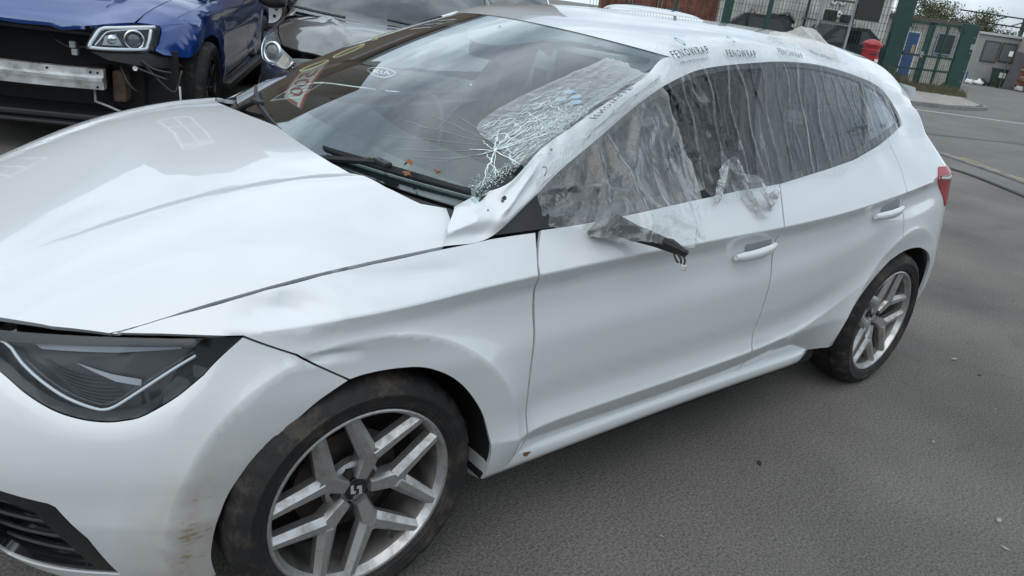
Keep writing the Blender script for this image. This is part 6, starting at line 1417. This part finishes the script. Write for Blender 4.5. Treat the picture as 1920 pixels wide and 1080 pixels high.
X = film2(np.array([p[0] for p in V]), np.array([p[1] for p in V])); mesh('print_ring', X+np.array([-.003,-.004,.003]), [(2*i,2*i+2,2*i+3,2*i+1) for i in range(n-1)], ink_g, f2)
# --- broken door mirror foot with its wires
mf = put('mirror_stump', car); m = MB()
pts = [((1.445,-.842,.900),.012,.010),((1.475,-.850,.915),.030,.022),((1.520,-.868,.918),.034,.026),((1.570,-.890,.902),.022,.022),((1.615,-.915,.888),.014,.016),((1.655,-.945,.872),.016,.018),((1.685,-.965,.862),.010,.012)]
rings = []
for k, (c, a, b) in enumerate(pts):
    rings.append([(c[0]+.3*b*math.sin(q*3+k), c[1]+a*math.cos(q)*(1+.2*math.sin(5*q+k)), c[2]+b*math.sin(q)*(1+.25*math.sin(3*q+2*k))) for q in np.linspace(0,2*math.pi,11)[:-1]])
m.loft(rings); m.build('foot', black_plastic, mf, True, 30)
for k, pp in enumerate(([(1.655,-.95,.862),(1.652,-.965,.846),(1.660,-.968,.838)],[(1.675,-.96,.86),(1.678,-.975,.845),(1.672,-.978,.832)],[(1.66,-.955,.862),(1.664,-.97,.85),(1.668,-.972,.836)],[(1.60,-.91,.89),(1.63,-.93,.895),(1.66,-.95,.875)])):
    m = MB(); m.tube(smoothline(pp, .006), .0028, 6); m.build('wire', black_plastic, mf, True)
m = MB(); m.cbox((1.666,-.986,.818),(1.680,-.972,.834), .004); m.build('wire_plug', simple('plug_pale', (.55,.53,.50), .5), mf)
# --- cracked area of the windscreen
crack_m, _n, _b = nodes('crack_white'); setp(_b, col=(.80,.92,.90), rough=.3)
crack_t = glass('crack_faint', (.55,.62,.62), .1, 1.5, haze=.35, hazecol=(.55,.62,.62))
glassf = ws_in(.0016)
def strip(m, pts, w):
    P = glassf(np.array([p[0] for p in pts]), np.array([p[1] for p in pts])); V = []; n = len(P)
    for i in range(n):
        t = P[min(i+1,n-1)]-P[max(i-1,0)]; t /= max(np.linalg.norm(t), 1e-9); nn = np.cross(t, np.array([-.43,0,.9])); ww = w*(.35+.65*math.sin(math.pi*(i+.5)/n))*(.7+.6*random.random()); V += [tuple(P[i]-nn*ww), tuple(P[i]+nn*ww)]
    m.add(V, [(2*i,2*i+2,2*i+3,2*i+1) for i in range(n-1)])
def wob(a, b, n=7, s=.004): return [(a[0]+(b[0]-a[0])*t+random.gauss(0, s)*math.sin(math.pi*t), a[1]+(b[1]-a[1])*t+random.gauss(0, s)*math.sin(math.pi*t)) for t in np.linspace(0,1,n)]
cr = tag(put('cracks', wscr), 'star of white cracks in the lower corner of the glass'); mA = MB(); mB = MB(); mC = MB()
C0 = (-.88,.227)
for e, w in (((-.796,.202),.0016),((-.844,.187),.0014),((-.80,.255),.0012),((-.935,.128),.0018),((-.965,.075),.0016),((-.985,.110),.0012),((-.925,.290),.0034),((-.945,.36),.003),((-.85,.34),.0026),((-.80,.33),.0016),((-1.0,.20),.002),((-.90,.40),.0026),((-.83,.285),.002)): strip(mA, wob(C0, e, 9, .003), w*.85)
for pl, w in (([(-.925,.29),(-.955,.33),(-.975,.36)],.0034),([(-.86,.26),(-.87,.33),(-.865,.40),(-.885,.46)],.0032),([(-.81,.27),(-.835,.31),(-.88,.30),(-.93,.295)],.0022),([(-.79,.33),(-.83,.37),(-.87,.35)],.002),([(-.91,.25),(-.95,.22),(-.985,.19)],.0022),([(-.87,.21),(-.93,.16),(-.985,.13)],.0016),([(-.77,.46),(-.83,.50),(-.90,.50),(-.96,.48)],.0018),([(-.76,.40),(-.82,.43),(-.88,.42),(-.95,.40)],.0018),([(-.74,.34),(-.80,.385),(-.86,.38)],.0014)): strip(mA, [(a+random.gauss(0,.0035), b+random.gauss(0,.0035)) for a, b in smoothline(pl, .010)], w*.75)
Q00, Q10, Q01, Q11 = [np.array(p) for p in ((-.735,.30),(-.80,.66),(-1.0,.18),(-1.01,.56))]
def bil(s_, t): return tuple((Q00*(1-s_)+Q10*s_)*(1-t)+(Q01*(1-s_)+Q11*s_)*t)
for i in range(430):
    s_ = random.random()**1.25*.90; t = random.random(); L_ = random.uniform(.02,.10); dt = random.uniform(-.015,.02); strip(mA if random.random() < .7 else mB, [bil(s_+L_*k/3, t+dt*k/3) for k in range(4)], random.uniform(.0004,.0012))
for i in range(26):
    t = random.random(); s_ = random.random()*.4; strip(mB, [bil(min(1,s_+.5*k/8), t+.02*math.sin(k*1.3+i)) for k in range(9)], .0008)
# powdered glass
for i in range(3200):
    if i < 2600: a, b = random.gauss(-.950,.034), random.gauss(.42,.06)
    else: tt = random.random(); a, b = -.985+.02*random.gauss(0,1)-.0*tt, .05+.12*tt+random.gauss(0,.012); a += .03*(1-tt)
    if a < -1.02: continue
    p = glassf(np.array(a), np.array(b)); s_ = random.uniform(.0005,.0018); n0 = len(mC.V); q = [random.uniform(0,6.28)]; q = [q[0], q[0]+2.1, q[0]+4.2]
    mC.add([tuple(p+np.array([math.cos(k)*s_*.9, math.sin(k)*s_, math.cos(k)*s_*.43+random.uniform(0,.002)])) for k in q], [(0,1,2)])
for e in (((-.51,.097),(-.85,.215)),((-.54,.409),(-.60,.24)),((-.753,.131),(-.87,.21)),((-.689,.08),(-.86,.20)),((-.42,.15),(-.84,.24)),((-.50,.30),(-.84,.26)),((-.60,.33),(-.84,.28)),((-.38,.24),(-.83,.25)),((-.62,.10),(-.90,.19))): strip(mB, wob(e[0], e[1], 10, .003), .0005)
mA.build('crack_lines', crack_m, cr); mB.build('faint_cracks', crack_t, cr); x_ = mC.build('glass_crumbs', crack_m, cr); x_['kind'] = 'stuff'
# black shattered edge in the bottom corner
m = MB()
for i in range(500):
    tt = random.random(); a, b = -1.0+.03*random.random(), .03+.15*tt; p = glassf(np.array(a), np.array(b)); s_ = random.uniform(.001,.003); k0 = random.uniform(0,6); m.add([tuple(p+np.array([math.cos(k)*s_, math.sin(k)*s_, math.cos(k)*s_*.4])) for k in (k0,k0+2.1,k0+4.2)], [(0,1,2)])
x_ = m.build('dark_crumbs', black_plastic, cr); x_['kind'] = 'stuff'
# blue tags under the film
for a, b in ((-.86,.60),(-.905,.585),(-.87,.55),(-.93,.555)):
    p = glassf(np.array(a), np.array(b)); m = MB(); k0 = random.uniform(0,6); poly = [(.017*math.cos(k0+k)*random.uniform(.6,1.1), .022*math.sin(k0+k)*random.uniform(.6,1.1)) for k in (0,.9,1.9,2.9,4.1,5.2)]; m.prism(poly, .0012, Matrix.Translation(Vector(p)) @ Matrix.Rotation(math.radians(-25), 4, 'Y')); m.build('blue_tag', simple('tag_blue_%d' % int(-a*1000), (.24,.38,.50), .4))
for o_, lb in zip([o for o in bpy.data.objects if o.name.startswith('blue_tag')], ('pale blue tag under the film, highest towards the roof','pale blue tag under the film, second from the roof','pale blue tag under the film, nearest the driver side','pale blue tag under the film, nearest the white pillar')): tag(o_, lb, 'tag', 'blue tags under the film')
# --- price card and crayon marks on the far side of the screen
gin = ws_in(-.006)
def card_pt(s_, t):
    A, B, C, D = [np.array(p) for p in ((.665,.37),(.181,.127),(.794,.246),(.484,.134))]; p = (A*(1-s_)[:,None]+B*s_[:,None])*(1-t)[:,None]+(C*(1-s_)[:,None]+D*s_[:,None])*t[:,None]; return gin(p[:,0], p[:,1])
cd = tag(put('price_card'), 'white card with red border and red figures behind the windscreen', 'card')
def quad(name, s0, s1, t0, t1, mat, lift=0):
    S_, T_ = np.meshgrid(np.linspace(s0,s1,12), np.linspace(t0,t1,6), indexing='ij'); X = card_pt(S_.ravel(), T_.ravel())+np.array([-.43,0,.9])*lift; mesh(name, X, [(i*6+j,(i+1)*6+j,(i+1)*6+j+1,i*6+j+1) for i in range(11) for j in range(5)], mat, cd)
cw_ = simple('card_white', (.75,.75,.72), .6); crd = simple('card_red', (.50,.05,.06), .6)
quad('card', -.05, 1, 0, 1, cw_); quad('border', -.05, 1, 0, .10, crd, .001); quad('border', -.05, 1, .91, 1, crd, .001)
V, F = textmesh('5001', .34, 1.0); vx = np.array(V); S_ = .10+(vx[:,0]-vx[:,0].min())/(vx[:,0].max()-vx[:,0].min())*.88; T_ = .80-(vx[:,1]-vx[:,1].min())/(vx[:,1].max()-vx[:,1].min())*.60
mesh('figures', card_pt(S_, 1-T_)+np.array([-.43,0,.9])*.0015, F, crd, cd)
yel = simple('crayon_yellow', (.62,.60,.34), .6); gout = ws_in(.0012)
for i, (a, b, lb) in enumerate((((.775,.261),(.737,.381),'yellow crayon loop on the windscreen above the price card'),((.741,.408),(.772,.553),'yellow crayon loop on the windscreen, middle one along the far pillar'),((.835,.598),(.879,.734),'yellow crayon loop on the windscreen, highest along the far pillar'))):
    a, b = np.array(a), np.array(b); c = (a+b)/2; d = (b-a)/2; n_ = np.array([.055,-.010]); m = MB(); ts = np.linspace(.15 if i == 2 else 0, math.pi*2*(.62 if i == 2 else 1.0)+(.6 if i == 1 else 0), 50); pts = [c+d*math.cos(t)*(1-.10*(t > 6.28))+n_*math.sin(t)*(1-.3*(t > 6.28)) for t in ts]
    m.tube([tuple(gout(np.array(p[0]), np.array(p[1]))) for p in pts], .0011, 5); tag(m.build('crayon_mark', yel, None, True), lb, 'crayon mark', 'crayon marks on the windscreen')
# --- dead leaves by the wiper
leafm = simple('dead_leaf', (.30,.13,.05), .8, var=.3, vscale=60)
for i, (a, b, s_, lb) in enumerate(((-.712,.042,.016,'curled brown leaf lying on the wiper arm clip'),(-.756,.004,.014,'brown leaf fragment in the scuttle below the wiper'),(-.83,.045,.010,'dark scrap of leaf on the wiper blade near the cracks'),(-.56,.018,.009,'small pale leaf scrap on the wiper arm near its pivot'))):
    p = ws_in(.035)(np.array(a), np.array(b)); V = [(0,0,.002)]; n = 11
    for k in range(n):
        q = 2*math.pi*k/n; r_ = s_*(1 if k % 2 == 0 else .5)*(1+.3*math.sin(3*k+i)); V.append((r_*math.cos(q), r_*math.sin(q), .5*s_*math.sin(q*2+i)))
    o = mesh('dead_leaf', V, [(0,k+1,(k+1)%n+1) for k in range(n)], leafm); o.location = p; o.rotation_euler = (.3*i, -.3, i*1.1); tag(o, lb, 'leaf', 'dead leaves by the wipers')
# leaf caught at the sill
o = mesh('dead_leaf', [(0,0,0),(.016,-.004,.010),(.030,0,.004),(.018,.004,-.012),(-.006,-.006,.016)], [(0,1,2),(0,2,3),(0,1,4)], leafm); o.location = (1.305,-.868,.29); tag(o, 'dry leaf caught between the front door and the sill', 'leaf', 'dead leaves by the wipers')
# --- litter on the tarmac
r_ = np.random.default_rng(21); lit = [simple('litter_pale', (.34,.32,.28), .8), simple('litter_dark', (.02,.02,.02), .8)]
for i, (x, y, s_, k, lb) in enumerate(((2.83,-1.63,.022,0,'pale wood chip on the tarmac near the right edge'),(2.68,-1.70,.018,0,'pale flake on the tarmac in the lower right corner'),(4.16,-.95,.025,0,'pale sliver on the tarmac right of the rear wheel'),(2.35,-1.0,.020,1,'dark curved scrap on the tarmac under the rear door'),(4.09,-1.10,.012,1,'small dark scrap on the tarmac beyond the rear wheel'),(3.16,-1.27,.014,0,'small pale chip on the tarmac halfway to the right edge'),(1.72,-1.08,.010,0,'tiny pale stone on the tarmac below the front door'))):
    s_ *= .7; m = MB(); c_ = [(-1,-.35),(-.2,-.5),(.9,-.2),(1,.2),(.1,.45),(-.8,.3)]; m.prism([(a*s_, b*s_) for a, b in c_], s_*.25); o = m.build('litter', lit[k]); o.location = (x, y, .003); o.rotation_euler = (.1, .05, i*1.3); tag(o, lb, 'litter', 'litter on the tarmac')
V = []; F = []
for i in range(1500):
    x = r_.uniform(.9,6.5); y = r_.uniform(-3.0,-.2); s_ = abs(r_.normal(0,.0028))+.0015; a = r_.uniform(0,6.3); b = len(V)
    V += [(x+s_*math.cos(a), y+s_*math.sin(a), .001),(x+s_*math.cos(a+2.1), y+s_*math.sin(a+2.1), .001),(x+s_*math.cos(a+4.2), y+s_*math.sin(a+4.2), .001),(x, y, .001+s_*.8)]; F += [(b,b+1,b+3),(b+1,b+2,b+3),(b+2,b,b+3)]
tag(mesh('gravel', V, F, simple('grit', (.22,.21,.19), .9, var=.6, vscale=40)), 'loose grit scattered on the tarmac', 'grit', None, 'stuff')

# chipped paint on the crumpled pillar foot
pil = [o for o in bpy.data.objects if o.name == 'windscreen_pillar'][0]; pv = pil.data.vertices
for i, (fi, tj) in enumerate(((17,14),(25,15),(26,16),(58,17),(60,18))):
    p = np.array(pv[fi*25+tj].co)+np.array([-.001,-.002,.0015]); m = MB(); k0 = i*1.7; s_ = .0022+.002*(i % 3); m.prism([(s_*math.cos(k0+k)*(1.4 if k < 2 else .8), s_*math.sin(k0+k)) for k in (0,1.2,2.3,3.4,4.6,5.5)], .0006, Matrix.Translation(Vector(p)) @ Vector((-.35,-.75,.55)).to_track_quat('Z','Y').to_matrix().to_4x4()); m.build('paint_chip', scrap_b if i % 2 else black_plastic, pil)
